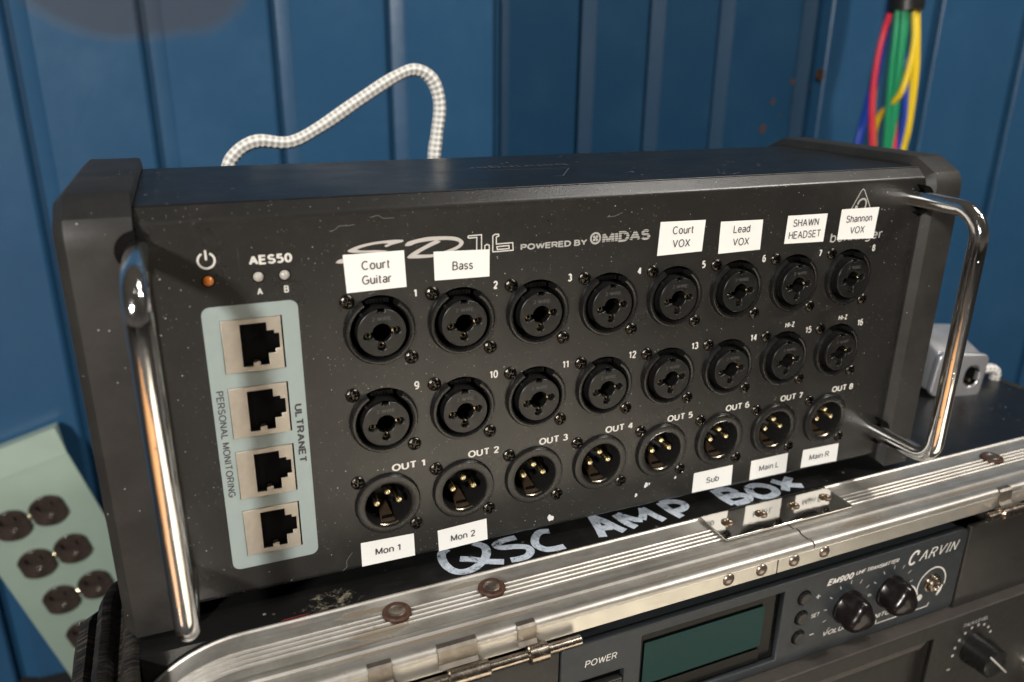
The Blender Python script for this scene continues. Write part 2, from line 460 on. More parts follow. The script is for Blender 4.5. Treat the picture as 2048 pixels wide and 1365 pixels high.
def stroke_mesh(strokes, w, y, flat=False, closed=False):
    v = []; f = []
    for si, st in enumerate(strokes):
        Lf, Rt = ribbon(st, w, closed); b = len(v); n = len(st)
        if si: y = y + (.006 if flat else -.006)
        for (a, c) in zip(Lf, Rt): v += [(a[0], y, a[1]), (c[0], y, c[1])] if not flat else [(a[0], a[1], y), (c[0], c[1], y)]
        for i in range(n if closed else n - 1):
            j = (i + 1) % n
            f.append((b + 2 * i, b + 2 * i + 1, b + 2 * j + 1, b + 2 * j))
    me = mesh(v, f)
    bm = bmesh.new(); bm.from_mesh(me)
    want = Vector((0, 0, 1)) if flat else Vector((0, -1, 0))
    for fc in bm.faces:
        fc.normal_update()
        if fc.normal.dot(want) < 0: fc.normal_flip()
    bm.to_mesh(me); bm.free(); return me
def _a(cx, cy, rx, ry, a0, a1, n=10):
    return [(cx + rx * math.cos(math.radians(a0 + (a1 - a0) * i / n)), cy + ry * math.sin(math.radians(a0 + (a1 - a0) * i / n))) for i in range(n + 1)]
GL = {
 'A': (.70, [[(0, 0), (.35, 1), (.70, 0)], [(.13, .35), (.57, .35)]]),
 'B': (.60, [[(.28, .53), (0, .53), (0, 1), (.33, 1)] + _a(.33, .765, .22, .235, 90, -90) , [(0, .53), (0, 0), (.35, 0)] + _a(.35, .265, .25, .265, -90, 90)]),
 'C': (.70, [_a(.38, .5, .38, .5, 48, 312, 18)]),
 'D': (.66, [[(0, 0), (0, 1), (.26, 1)] + _a(.26, .5, .40, .5, 90, -90, 14) + [(0, 0)]]),
 'E': (.54, [[(.54, 1), (0, 1), (0, 0), (.55, 0)], [(0, .53), (.50, .53)]]),
 'F': (.52, [[(.52, 1), (0, 1), (0, 0)], [(0, .52), (.46, .52)]]),
 'G': (.74, [_a(.39, .5, .39, .5, 48, 330, 18) + [(.74, .46), (.42, .46)]]),
 'H': (.62, [[(0, 0), (0, 1)], [(.62, 0), (.62, 1)], [(0, .53), (.62, .53)]]),
 'I': (.10, [[(.05, 0), (.05, 1)]]),
 'K': (.60, [[(0, 0), (0, 1)], [(.58, 1), (0, .36)], [(.20, .58), (.60, 0)]]),
 'L': (.48, [[(0, 1), (0, 0), (.48, 0)]]),
 'M': (.74, [[(0, 0), (0, 1), (.37, .05), (.74, 1), (.74, 0)]]),
 'N': (.62, [[(0, 0), (0, 1), (.62, 0), (.62, 1)]]),
 'O': (.78, [_a(.39, .5, .39, .5, 90, 450, 26)]),
 'P': (.58, [[(0, 0), (0, 1), (.32, 1)] + _a(.32, .73, .26, .27, 90, -90) + [(0, .46)]]),
 'R': (.62, [[(0, 0), (0, 1), (.34, 1)] + _a(.34, .74, .25, .26, 90, -90) + [(0, .48)], [(.34, .48), (.62, 0)]]),
 'S': (.58, [_a(.29, .755, .25, .245, 25, 250, 12) + _a(.30, .265, .28, .265, 75, -165, 14)]),
 'T': (.62, [[(0, 1), (.62, 1)], [(.31, 1), (.31, 0)]]),
 'U': (.62, [[(0, 1), (0, .33)] + _a(.31, .32, .31, .32, 180, 360, 12) + [(.62, 1)]]),
 'V': (.68, [[(0, 1), (.34, 0), (.68, 1)]]),
 'W': (.98, [[(0, 1), (.25, 0), (.49, .95), (.73, 0), (.98, 1)]]),
 'X': (.66, [[(0, 0), (.66, 1)], [(0, 1), (.66, 0)]]),
 'Y': (.66, [[(0, 1), (.33, .45), (.66, 1)], [(.33, .45), (.33, 0)]]),
 'Z': (.58, [[(.02, 1), (.56, 1), (0, 0), (.58, 0)]]),
 'a': (.46, [_a(.25, .52, .21, .2, 150, 0, 9) + [(.46, 0)], [(.46, .42), (.22, .38)] + _a(.20, .195, .19, .185, 95, 330, 10) + [(.46, .2)]]),
 'b': (.50, [[(0, 0), (0, 1)], _a(.25, .36, .25, .36, 90, 450, 20)]),
 'd': (.50, [[(.5, 0), (.5, 1)], _a(.25, .36, .25, .36, 90, 450, 20)]),
 'e': (.50, [[(0, .38), (.50, .38)] + _a(.25, .36, .25, .36, 5, 325, 18)]),
 'g': (.50, [_a(.25, .38, .25, .34, 90, 450, 20), [(.5, .72), (.5, -.05)] + _a(.26, -.06, .24, .22, 0, -150, 8)]),
 'h': (.46, [[(0, 0), (0, 1)], [(0, .42)] + _a(.23, .48, .23, .24, 170, 0, 8) + [(.46, 0)]]),
 'i': (.06, [[(.03, 0), (.03, .72)], [(.03, .88), (.03, 1)]]),
 'n': (.46, [[(0, 0), (0, .72)], [(0, .42)] + _a(.23, .48, .23, .24, 170, 0, 8) + [(.46, 0)]]),
 'o': (.52, [_a(.26, .36, .26, .36, 90, 450, 22)]),
 'r': (.26, [[(0, 0), (0, .72)], [(0, .38)] + _a(.22, .44, .22, .27, 175, 70, 6)]),
 's': (.42, [_a(.21, .535, .185, .175, 25, 250, 10) + _a(.215, .185, .2, .18, 72, -160, 10)]),
 't': (.26, [[(.10, .94), (.10, .14)] + _a(.22, .14, .12, .13, 180, 285, 5), [(0, .70), (.25, .70)]]),
 'u': (.46, [[(0, .72), (0, .26)] + _a(.23, .25, .23, .25, 180, 350, 8), [(.46, .72), (.46, 0)]]),
 '0': (.54, [_a(.27, .5, .27, .5, 90, 450, 22)]),
 '1': (.30, [[(0, .76), (.24, .98), (.24, 0)]]),
 '2': (.54, [_a(.27, .72, .25, .28, 165, -25, 10) + [(.02, 0), (.55, 0)]]),
 '3': (.52, [_a(.25, .755, .22, .245, 150, -80, 10), _a(.25, .27, .27, .26, 85, -155, 12)]),
 '4': (.56, [[(.42, 0), (.42, 1), (0, .30), (.57, .30)]]),
 '5': (.54, [[(.50, 1), (.10, 1), (.05, .52)] + _a(.25, .32, .28, .31, 128, -135, 14)]),
 '6': (.54, [_a(.30, .62, .29, .38, 60, 180, 8) + [(.01, .34)] + _a(.27, .31, .26, .31, 180, 540, 20)]),
 '7': (.52, [[(0, 1), (.52, 1), (.18, 0)]]),
 '8': (.54, [_a(.27, .755, .22, .235, 90, 450, 18), _a(.27, .26, .26, .265, 90, 450, 20)]),
 '9': (.54, [_a(.24, .38, .29, .38, 240, 360, 8) + [(.53, .66)] + _a(.27, .69, .26, .31, 0, 360, 20)]),
 '-': (.28, [[(0, .40), (.28, .40)]]), '+': (.5, [[(0, .5), (.5, .5)], [(.25, .25), (.25, .75)]]), ' ': (.12, []),
}
def serif(ch, st):
    out = []
    for p in st:
        out.append(p)
    for p in st:
        for q in (p[0], p[-1]):
            if ch == 'C': continue
            if abs(q[1]) < .02 or abs(q[1] - 1) < .02: out.append([(q[0] - .10, q[1]), (q[0] + .10, q[1])])
    if ch == 'C': out.append([(.64, .66), (.64, .98)])
    return out
TC = {}
def text_mesh(s, h, w, sx, shear, gap, ser):
    key = (s, h, w, sx, shear, gap, ser)
    if key in TC: return TC[key].copy()
    v = []; f = []; x = 0.; k = 0
    for ch in s:
        adv, st = GL[ch]
        if ser: st = serif(ch, st)
        cut = []
        for q in st:
            run = [q[0]]
            for i in range(1, len(q)):
                run.append(q[i])
                if i < len(q) - 1:
                    d0 = Vector(q[i]) - Vector(q[i - 1]); d1 = Vector(q[i + 1]) - Vector(q[i])
                    if d0.length > 1e-6 and d1.length > 1e-6 and d0.normalized().dot(d1.normalized()) < -.2:
                        cut.append(run); run = [q[i]]
            cut.append(run)
        st = cut
        for q in st:
            P = [((x + a * h) * 1.0, b * h) for a, b in q]
            P = [(a * sx + shear * b, b) for a, b in P]
            closed = len(P) > 12 and (Vector(P[0]) - Vector(P[-1])).length < 1e-4
            if closed: P = P[:-1]
            Lf, Rt = ribbon(P, w if not (ser and q[0][0] != q[-1][0] and len(q) == 2 and q[0][1] == q[1][1]) else w * .5, closed)
            b0 = len(v); n = len(P); zo = .004 * (k % 5); k += 1
            for a, c in zip(Lf, Rt): v += [(a[0], a[1], zo), (c[0], c[1], zo)]
            for i in range(n if closed else n - 1):
                j = (i + 1) % n; f.append((b0 + 2 * i, b0 + 2 * i + 1, b0 + 2 * j + 1, b0 + 2 * j))
        x += (adv + gap) * h
    me = mesh(v, f)
    bm = bmesh.new(); bm.from_mesh(me)
    for fc in bm.faces:
        fc.normal_update()
        if fc.normal.z < 0: fc.normal_flip()
    bm.to_mesh(me); bm.free()
    TC[key] = me
    return me.copy()
def text(name, s, h, x, z, y, mat, parent, bold=0., sx=1., shear=0., rot=0., sp=1., flat=False, ser=False, label=None, fit=0):
    """printed line of capital height h, stroke weight from bold (0 light .. 1 heavy)"""
    w = h * (.115 + .11 * bold)
    me = text_mesh(s, h - w, w, sx, shear, (.24 + .06 * bold) * sp, ser)
    xs = [q.co.x for q in me.vertices]; ys = [q.co.y for q in me.vertices]
    if fit:
        kf = fit * MM / (max(xs) - min(xs)); me.transform(Matrix.Diagonal((kf, 1, 1, 1))); xs = [q * kf for q in xs]
    me.transform(Matrix.Translation((-(min(xs) + max(xs)) / 2, -(min(ys) + max(ys)) / 2 if 'g' not in s else -h / 2 * MM, 0)))
    me.transform(Matrix.Rotation(rot, 4, 'Z'))
    if not flat: me.transform(STAND)
    return obj(name, me, mat, parent, (x, y, z), label)
def copy_tree(o, parent, loc):
    c = o.copy(); COL.objects.link(c); c.parent = parent
    c.location = (Vector(loc) - LOC[parent.name]) * MM; LOC[c.name] = Vector(loc)
    for ch in o.children:
        d = ch.copy(); COL.objects.link(d); d.parent = c
    return c

# ------------------------------------------------------------------ screws
def screw_mesh(r=2.45, dome=1.25, depth=.9, seed=0):
    rng = random.Random(seed)
    v = []; f = []; nr = 11; na = 40; rot = rng.uniform(0, 1.5)
    for i in range(nr):
        rr = r * i / (nr - 1)
        for k in range(na):
            a = 2 * PI * k / na
            h = dome * math.sqrt(max(0, 1 - (rr / r) ** 2 * .92))
            x = rr * math.cos(a); z = rr * math.sin(a)
            u = x * math.cos(rot) + z * math.sin(rot); w = -x * math.sin(rot) + z * math.cos(rot)
            if rr < r * .70 and min(abs(u), abs(w)) < .42: h = dome - depth
            v.append((x, -h, z))
    base = len(v)
    for k in range(na): a = 2 * PI * k / na; v.append((r * math.cos(a), .1, r * math.sin(a)))
    for i in range(nr):
        for k in range(na):
            j = (k + 1) % na
            if i < nr - 1: f.append((i * na + k, i * na + j, (i + 1) * na + j, (i + 1) * na + k))
            else: f.append((i * na + k, i * na + j, base + j, base + k))
    me = mesh(v, f)
    bm = bmesh.new(); bm.from_mesh(me); bmesh.ops.remove_doubles(bm, verts=bm.verts, dist=1e-7); bmesh.ops.recalc_face_normals(bm, faces=bm.faces)
    bm.to_mesh(me); bm.free(); me.polygons.foreach_set('use_smooth', [True] * len(me.polygons)); sharp(me, 40)
    return me
SCREWS = [screw_mesh(seed=i) for i in range(4)]
for q in SCREWS: q.materials.append(MT['screw'])

# =================================================================== THE ROOM
wall = thing('wall', 'blue painted metal wall of upright folded panels behind the stage box', 'wall', (200, 480, 0), kind='structure')
ZW0, ZW1 = -480, 700
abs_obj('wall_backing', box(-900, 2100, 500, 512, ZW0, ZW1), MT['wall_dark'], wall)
seams = [-560, -455, -350, -255, -163, -70, 30, 128, 230, 322, 400, 484, 592, 618, 775, 925, 1075, 1225, 1375, 1525, 1675, 1825, 1975]
def wall_panel(x0, x1, y, mat, gap, lip):
    # folded sheet: flat face, sloped lips into the joint on both sides
    g = gap / 2
    prof = [(x0, 499), (x0 + .6, y + lip), (x0 + g, y + 2.), (x0 + g + 2.5, y), (x1 - 8, y), (x1 - 6, y + 1.5), (x1 - 4., y + lip), (x1 - 3.8, 499)]
    v = []; f = []
    for z in (ZW0, ZW1): v += [(x, yy, z) for x, yy in prof]
    n = len(prof)
    for i in range(n - 1): f.append((i, i + 1, n + i + 1, n + i))
    me = mesh(v, f, auto=20)
    return me
prev = -800
for i, s in enumerate(seams + [2080]):
    xm = (prev + s) / 2
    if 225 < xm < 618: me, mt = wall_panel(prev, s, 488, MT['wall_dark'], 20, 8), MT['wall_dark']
    elif xm > 618:
        pv = [(prev + (1 if prev == 618 else 7), 499), (prev + (1.5 if prev == 618 else 7.2), 481.5), (prev + (3 if prev == 618 else 8.5), 480), (s - 8.5, 480), (s - 7.2, 481.5), (s - 7, 499)]
        v_ = [(x, y, z) for z in (ZW0, ZW1) for x, y in pv]
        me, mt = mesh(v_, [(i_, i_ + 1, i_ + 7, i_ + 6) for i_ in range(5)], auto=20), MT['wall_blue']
        if s < 2080: obj('seam_strip', box(s - 7.5, s + 7.5, 484.5, 488, ZW0, ZW1), MT['wall_dark'], wall)
    else:
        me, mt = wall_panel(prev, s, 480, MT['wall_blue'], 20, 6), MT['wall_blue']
        obj('seam_strip', box(s - 5, s + 2, 486.6, 490, ZW0, ZW1), MT['wall_dark'], wall)
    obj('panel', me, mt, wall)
    prev = s
# grey patch high on the left panels is mixed into the wall colour
def blob(cx, cz, rx, rz, n, seed, rough=.15):
    rng = random.Random(seed); ph = [rng.uniform(0, 6.28) for _ in range(4)]
    out = []
    for i in range(n):
        a = 2 * PI * i / n
        k = 1 + rough * (math.sin(2 * a + ph[0]) * .5 + math.sin(3 * a + ph[1]) * .4 + math.sin(5 * a + ph[2]) * .25 + math.sin(9 * a + ph[3]) * .12)
        out.append((cx + rx * k * math.cos(a), cz + rz * k * math.sin(a)))
    return out
for x, z, r in ((613, 74, 7), (583, 66, 3.5), (559, 45, 3.2), (549, 16, 5), (600, 60, 1.6), (570, 30, 1.5)):
    yy = 487.6 if x < 590 else 479.6
    obj('rust_spot', plate([blob(0, 0, r * .8, r, 14, int(x))], .3, 0), MT['rust'], wall, (x, yy, z))
fl = obj('floor', box(-3000, 3500, -3500, 520, -492, -481), MT['floor']); fl['kind'] = 'structure'; fl['label'] = 'dark carpeted floor under the rack case'
obj('floor_boards_added', box(-1100, -300, -1100, -380, -481.5, -478), MT['reflect_orange'], fl)  # unseen orange slab, added for the warm stripe in the chrome handles
obj('carpet', box(70, 640, -1250, -300, -481.5, -477), MT['reflect_cream'], fl)  # unseen cream slab, added to reflect in the handles and front flange

# =================================================================== OUTLET STRIP (leaning at the left)
strip = thing('outlet_strip', 'pale green metal outlet strip with rows of brown round sockets leaning on the blue wall', 'power strip', (-226, 455, -470))
RS = Matrix.Rotation(math.radians(16.3), 4, 'Y')       # in-plane lean
def sloc(u, v, y=455):        # u across (right), v down the strip, from its top right fold corner
    a = math.radians(16.3)
    return (-178 + u * math.cos(a) + v * math.sin(a), y, -237 + u * math.sin(a) - v * math.cos(a))
def strip_obj(name, me, mat, parent, u, v, y, label=None):
    o = obj(name, me, mat, parent, sloc(u, v, y), label); return o
def rot_plate(me): me.transform(Matrix.Rotation(-math.radians(16.3), 4, 'Y')); return me
strip_obj('cover_plate', rot_plate(box(-97, 0, 0, 2.5, -262, 0, .8)), MT['strip'], strip, 0, 0, 455)
strip_obj('back_box', rot_plate(box(-90, -7, 2.6, 22, -258, -4)), MT['case'], strip, 0, 0, 455)  # black body; the dark gap behind the plate is put into its colour
lip = mesh([(-97, 0, -.6), (0, 0, -.6), (0, 6, 23), (-97, 6, 23), (-97, 20, 22), (0, 20, 22)], [(0, 1, 2, 3), (3, 2, 5, 4), (1, 5, 2), (0, 3, 4)])
recal(lip); strip_obj('end_flange', rot_plate(lip), MT['strip'], strip, 0, 0, 454.6)
def outlet_parts(u, v):
    hole = circ(0, 0, 0, 3)
    outl = [(max(-13.2, min(13.2, 15.2 * math.cos(a))), 14.0 * math.sin(a)) for a in [2 * PI * i / 40 for i in range(40)]]
    slot1 = [(-7.2, 1.4), (-4.6, 1.4), (-4.6, 8.8), (-7.2, 8.8)]; slot2 = [(4.6, 1.8), (7.0, 1.8), (7.0, 8.0), (4.6, 8.0)]
    gnd = circ(0, -5.2, 3.0, 16)
    me = plate([outl, slot1, slot2, gnd], 4, 0, .5)
    o = strip_obj('socket', rot_plate(me), MT['outlet'], strip, u, v, 452.2)
    g = obj('ground_contact', rot_plate(lathe([(0, -2.2), (1.5, -1.7), (2.6, -.2), (3.0, 2.8)], 16)), MT['plate'], o, LOC[o.name] + Vector(rotv(0, -5.2)) + Vector((0, -.4, 0)))  # bright metal dome added in the ground hole to make a glint
    g2 = obj('recess', rot_plate(box(-7.5, 7.5, 2.6, 3.0, -9, 9)), MT['cavity'], o, LOC[o.name])
    return o
def rotv(u, v):
    a = math.radians(16.3); return (u * math.cos(a) - v * math.sin(a) * -1 * 0 - v * math.sin(a), 0, u * math.sin(a) + v * math.cos(a))
base_me = lathe([(0, -.9), (1.6, -.9), (2.6, -.2), (2.8, .4)], 16)
for r in range(5):
    vrow = 43.5 + 43.6 * r
    outlet_parts(-36, vrow); outlet_parts(-66.5, vrow)
    strip_obj('mounting_screw', base_me.copy(), MT['gold'], strip, -51.3, vrow, 454.7)

# =================================================================== BRAIDED CABLE
Pc = [(-36, 190, -60), (-36, 190, 0), (-35, 190, 28), (-29, 190, 39), (-18, 190, 44.5), (-1.6, 190, 43.6), (14.5, 190, 51), (36.6, 190, 64.8), (56, 190, 76.3),
      (67.5, 190, 80.0), (77, 190, 75), (81, 190, 62), (79, 190, 46), (77, 190, 32), (75, 190, 0), (74, 190, -60)]
cab = obj('braided_cable', tube(smooth_path(Pc, 10), lambda t: 3.15 + .12 * math.sin(t * 31) + .08 * math.sin(t * 77), 24, 1.15), MT['braid'], None, (0, 0, 0))
cab['label'] = 'white braided cable looping up behind the black stage box'; cab['category'] = 'cable'

# =================================================================== COLOURED WIRE BUNDLE
wb = thing('wire_bundle', 'bundle of red, green, yellow and blue wires taped together behind the box', 'wires', (655, 420, -476))
def wire(mat, pts, lab, r=3.2):
    # pts: (x, z) ; extended up and down
    pts = [(660 + (x - 660) * .76, z, y) for x, z, y in pts]
    P = [(pts[0][0] - 4, pts[0][2], 260)] + [(x, y, z) for x, z, y in pts] + [(pts[-1][0] + 8, pts[-1][2], -60), (pts[-1][0] + 12, pts[-1][2] + 8, -260), (pts[-1][0] + 4, pts[-1][2] + 4, -476)]
    obj('wire', tube(smooth_path(P, 6), r, 12), MT[mat], wb, (0, 0, 0), lab)
wire('green', [(637, 150, 414), (638, 110, 412), (641, 75, 412), (653, 20, 414), (660, -8, 416)], 'green wire')
wire('green', [(644, 150, 411), (646, 110, 409), (649, 75, 409), (659, 20, 412), (666, -8, 416)], 'green wire')
wire('green', [(652, 150, 413), (654, 110, 411), (657, 75, 411), (664, 20, 413), (671, -8, 418)], 'green wire')
wire('yellow', [(659, 152, 409), (661, 110, 403), (658, 80, 402), (653, 58, 403), (653, 46, 412), (660, 30, 432), (664, -8, 438)], 'yellow wire crossing the green ones')
wire('yellow', [(664, 152, 412), (671, 110, 410), (680, 75, 410), (689, 20, 412), (692, -8, 416)], 'yellow wire')
wire('yellow', [(671, 152, 414), (679, 110, 412), (688, 75, 412), (695, 20, 414), (698, -8, 418)], 'yellow wire at the right edge')
wire('red', [(645, 152, 428), (633, 118, 424), (629, 90, 424), (631, 50, 424), (642, 10, 424), (650, -12, 424)], 'red wire bowed out at the left')
wire('red', [(660, 152, 430), (663, 110, 426), (664, 75, 420), (669, 40, 418), (678, 0, 418), (684, -12, 420)], 'red wire')
wire('blue', [(650, 152, 434), (643, 110, 430), (638, 75, 428), (638, 30, 434), (640, -12, 438)], 'blue wire')
wire('blue', [(664, 152, 432), (669, 110, 422), (672, 75, 414), (680, 30, 412), (687, -12, 418)], 'blue wire')
wire('blue', [(662, 152, 444), (655, 90, 442), (643, 40, 440), (633, -12, 438)], 'blue wire behind the red one')
wire('orange', [(655, 152, 434), (648, 110, 436), (646, 50, 434), (650, 15, 428), (655, -12, 426)], 'orange wire', 3.)
obj('tape_wrap', tube([(654, 417, 690), (654, 417, 260), (654, 417, 200), (655, 417, 160), (656, 416, 138)], lambda t: 17.5 + .5 * math.sin(t * 9), 24, .95), MT['tape'], wb)

# =================================================================== RACK CASE (turned 1.1 degrees against the stage box)
TH = math.radians(1.1); cpt = Vector((50, -6, 0))
Rz = Matrix.Rotation(TH, 3, 'Z')
def case_root(o, at):
    a = Vector(at); w = Rz @ (a - cpt) + cpt
    LOC[o.name] = a; o.location = w * MM; o.rotation_euler = (0, 0, TH)
case = thing('rack_case', 'scuffed black road case with a riveted aluminium front edge and white hand lettering on top', 'road case', (155, 100, -480))
case_root(case, (155, 100, -480))
XL, XR = -87, 404
def ab(name, me, mat, parent=case, label=None): return obj(name, me, mat, parent, (0, 0, 0), label)
ab('top_board', box(XL, XR, -8, 330, -109, -100), MT['case'])
ab('side_board', box(XL, XL + 9, -8, 330, -470, -109.3), MT['case'])
ab('side_board', box(XR - 9, XR, -8, 330, -470, -109.3), MT['case'])
ab('back_board', box(XL + 9.2, XR - 9.2, 322, 330, -470, -109.3), MT['case'])
ab('bottom_board', box(XL, XR, -40, 330, -479, -470.3), MT['case'])
# ribbed corner mouldings
def ribs(x0, sgn, ylo, yhi):
    prof = [(0, -100.2), (-1.6, -99.4), (-4.6, -100.2), (-6.0, -103.0), (-6.6, -106.4), (-8.6, -107.6), (-10.4, -104.6), (-13.4, -104.2), (-15.4, -107.2), (-15.6, -112.6), (-17.4, -114.6), (-19.4, -112.6), (-22.6, -114.0), (-24.6, -119),
            (-25, -127), (-24.4, -135), (-25.4, -150), (-24.4, -165), (-24.6, -300), (-1, -300), (-1, -112)]
    ys = [ylo, ylo + .8] + [ylo + 1.6 + (yhi - ylo - 22) * i / 10 for i in range(11)] + [yhi - 16, yhi - 12, yhi - 8, yhi - 5, yhi - 2.5, yhi - 1, yhi]
    v = []; f = []
    rng = random.Random(3)
    for y in ys:
        t = max(0, (y - (yhi - 18)) / 18); k = math.sqrt(max(0.02, 1 - t * t * .9))
        k2 = .97 if y == ylo else 1
        for (dx, z) in prof:
            jit = rng.uniform(-.18, .18)
            v.append((x0 + sgn * (-dx) * -1 * k * k2 + jit * .6, y, -100 - ((-100 - z) * (1 + .35 * t * t)) + jit * .5 - .4 * t))
    n = len(prof)
    for i in range(len(ys) - 1):
        for q in range(n):
            p = (q + 1) % n
            f.append((i * n + q, i * n + p, (i + 1) * n + p, (i + 1) * n + q))
    f.append(tuple(range(n))); f.append(tuple(reversed([(len(ys) - 1) * n + q for q in range(n)])))
    me = mesh(v, f, auto=60); return recal(me)
ab('ribbed_corner', ribs(XL, 1, -40, 52), MT['ribbed'])
mr_ = ribs(0, 1, -8, 72); mr_.transform(Matrix.Diagonal((-1, 1, 1, 1))); mr_.flip_normals(); mr_.transform(Matrix.Translation((XR * MM, 0, 0)))
ab('ribbed_corner', mr_, MT['ribbed'])

# aluminium frame swept round the opening
prof = [(-8.6, -3), (-8.6, .5), (-8.9, .95), (-9.6, 1.0), (-10.2, .45), (-13.5, .3), (-17.5, .4)]
for yc in (-18.5, -20.8, -23.1, -25.4):
    prof += [(yc + .85, -.55), (yc + .45, .55), (yc, .85), (yc - .45, .55), (yc - .85, -.55)]
prof += [(-26.8, .35), (-31.4, .25), (-31.8, 1.1), (-32.6, 1.35), (-34.2, 1.3), (-34.8, .55), (-37, .4), (-39.6, .5), (-40.0, .95), (-41.2, 1.05), (-42.2, .75), (-42.9, .1), (-43.2, -.8), (-43.15, -1.3), (-42.8, -1.6), (-42.8, -2.2), (-36, -2.2)]
def arc_path(xr, R=43, xc=-55, zc=-143):
    P = []
    for i in range(4): P.append((xc - R, -300 + 157 * i / 3, (-1, 0)))
    for i in range(1, 17):
        a = PI - PI / 2 * i / 16
        P.append((xc + R * math.cos(a), zc + R * math.sin(a), (math.cos(a), math.sin(a))))
    return P
def sweep(path, prof, auto=30):
    v = []; f = []
    for (x, z, (nx, nz)) in path:
        for (y, h) in prof: v.append((x + nx * h, y, z + nz * h))
    n = len(prof)
    for i in range(len(path) - 1):
        for q in range(n - 1): f.append((i * n + q, i * n + q + 1, (i + 1) * n + q + 1, (i + 1) * n + q))
    me = mesh(v, f, auto=auto)
    return recal(me)
left_path = arc_path(0) + [(-40 + (165.6 + 40) * i / 12, -100, (0, 1)) for i in range(1, 13)]
right_path = [(166.3 + (404 - 166.3) * i / 12, -100, (0, 1)) for i in range(13)]
ab('aluminium_frame', sweep(left_path, prof), MT['alu'], label='left length of aluminium edging bending down at the corner')
ab('aluminium_frame', sweep(right_path, prof), MT['alu'], label='right length of aluminium edging')
fprof = [(-42.6, -2.0), (-42.9, -2.3), (-43.0, -8.5), (-42.6, -8.9), (-30, -8.9)]
def trunc(path, x1, x0=None):
    out = [p for p in path if p[0] <= x1 and (x0 is None or p[0] >= x0)]
    out.append((x1, -100, (0, 1))); return out
ab('front_flange', sweep(trunc(left_path, 147.3), fprof), MT['flange'], label='left length of the cream reflecting front flange')
ab('front_flange', sweep([(147.9 + (404 - 147.9) * i / 10, -100, (0, 1)) for i in range(11)], fprof), MT['flange'])
# rivets on the top of the frame
washer = lathe([(2.9, -.75), (3.6, -.95), (4.8, -.85), (5.2, -.3), (5.2, .8)], 36)
cup = lathe([(0, -.62), (1.4, -.60), (2.3, -.72), (2.8, -1.0), (3.1, -.85), (3.1, .6)], 28)
washer.transform(Matrix.Rotation(-PI / 2, 4, 'X')); cup.transform(Matrix.Rotation(-PI / 2, 4, 'X'))
for x in (-3.4, 32.8, 302.4, 226):
    if x == 226: continue
    w_ = obj('rivet', washer, MT['rust'], case, (x, -19.5, -99.0))
    obj('rivet_head', cup, MT['rivet'], w_, (x, -19.5, -99.0))
# splice plate with its screws
sp = obj('splice_plate', plate([rrect(133, -28, 201.3, -10.0, .8)], 1.0, -97.9, .25, flat=True), MT['plate'], case)
def lens(r, h, n=24):
    me = lathe([(0, -h), (r * .35, -h * .93), (r * .7, -h * .6), (r * .95, -h * .15), (r, .2)], n); return me
pan = screw_mesh(2.7, .8, .7, 5); pan.transform(Matrix.Rotation(-PI / 2, 4, 'X'))
for i, x in enumerate((141, 158.8, 176.6, 194.8)):
    obj('splice_screw', pan, MT['tarnish'], sp, (x, -18.3, -97.75))
dome = lens(2.8, 1.3)
for x in (123.4, 139.6, 156.2, 172.2):
    obj('flange_rivet', dome, MT['rivet'], case, (x, -43.0, -104.9))
# latch hinge hanging from the flange
def hinge(x0):
    h = obj('hinge', tube([(x0 - 30, -46.8, -108.8), (x0 + 56, -46.8, -108.8)], 1.9, 16), MT['steel'], case)
    for a, b in ((-19.5, -11.5), (4, 18), (33, 40)):
        sprof = [(-40.6, 1.15), (-42.6, 1.05), (-43.6, .3), (-43.8, -1), (-43.8, -5), (-45, -6.2)]
        me = sweep([(x0 + a, -100, (0, 1)), (x0 + b, -100, (0, 1))], sprof)
        sol = join(me, box(x0 + a, x0 + b, -43.7, -43.1, -105, -100.6))
        obj('strap', sol, MT['strap'], h, (0, 0, 0))
    for a, b, r in ((6.5, 21, 2.9), (35.5, 43, 3.3), (-22, -8, 2.9)):
        me = lathe([(0, a), (r - .4, a), (r, a + .4), (r, b - .4), (r - .4, b), (0, b)], 24, axis='x')
        # lathe about y turned to x
        me.transform(Matrix.Translation((x0 * MM, -46.8 * MM, -108.8 * MM)))
        obj('knuckle', me, MT['steel'], h, (0, 0, 0))
    return h
hinge(0)
hinge(296)
# hand lettering on the lid
def lett(name, strokes, w, lab):
    ss = []
    for st in strokes:
        if lab[-1] in 'QSC': st = [(24 + (x - 24) * .93, y - .6) for x, y in st]
        P = smooth_path([(x, y, 0) for x, y in st], 5)
        ss.append([(p.x, p.y) for p in P])
    obj(name, stroke_mesh(ss, w, -99.93, flat=True), MT['marker'], case, (0, 0, 0), lab)
lett('letter', [[(26, 12), (22.6, 9.7), (21.5, 4.0), (22.8, -1.5), (26.2, -4.4), (31.6, -4.2), (37.2, -0.9), (40.6, 3.3), (41.4, 8.0), (38, 12)], [(28.7, 3.8), (33.5, 1.6), (38.3, -1.6), (45.2, -4.6)]], 3.5, 'white hand drawn letter Q')
lett('letter', [[(57, 9), (51.0, 8.9), (46.6, 7.2), (48.4, 4.6), (54.0, 3.2), (58.3, 1.2), (58.9, -1.9), (56.0, -4.6), (51.8, -5.0), (48.4, -4.6)]], 3.3, 'white hand drawn letter S')
lett('letter', [[(73, 8), (68.6, 8.7), (64.6, 5.3), (63.0, 0.8), (65.4, -3.2), (69.4, -4.2), (74.1, -4.3)]], 3.4, 'white hand drawn letter C')
lett('letter', [[(91.5, 11), (89.8, 1.1), (88.4, -5.0)], [(91.6, 10), (94.8, 4.9), (97.0, -0.7), (99.0, -4.6)], [(90, 1.1), (95.4, -0.1)]], 3.7, 'white hand drawn letter A')
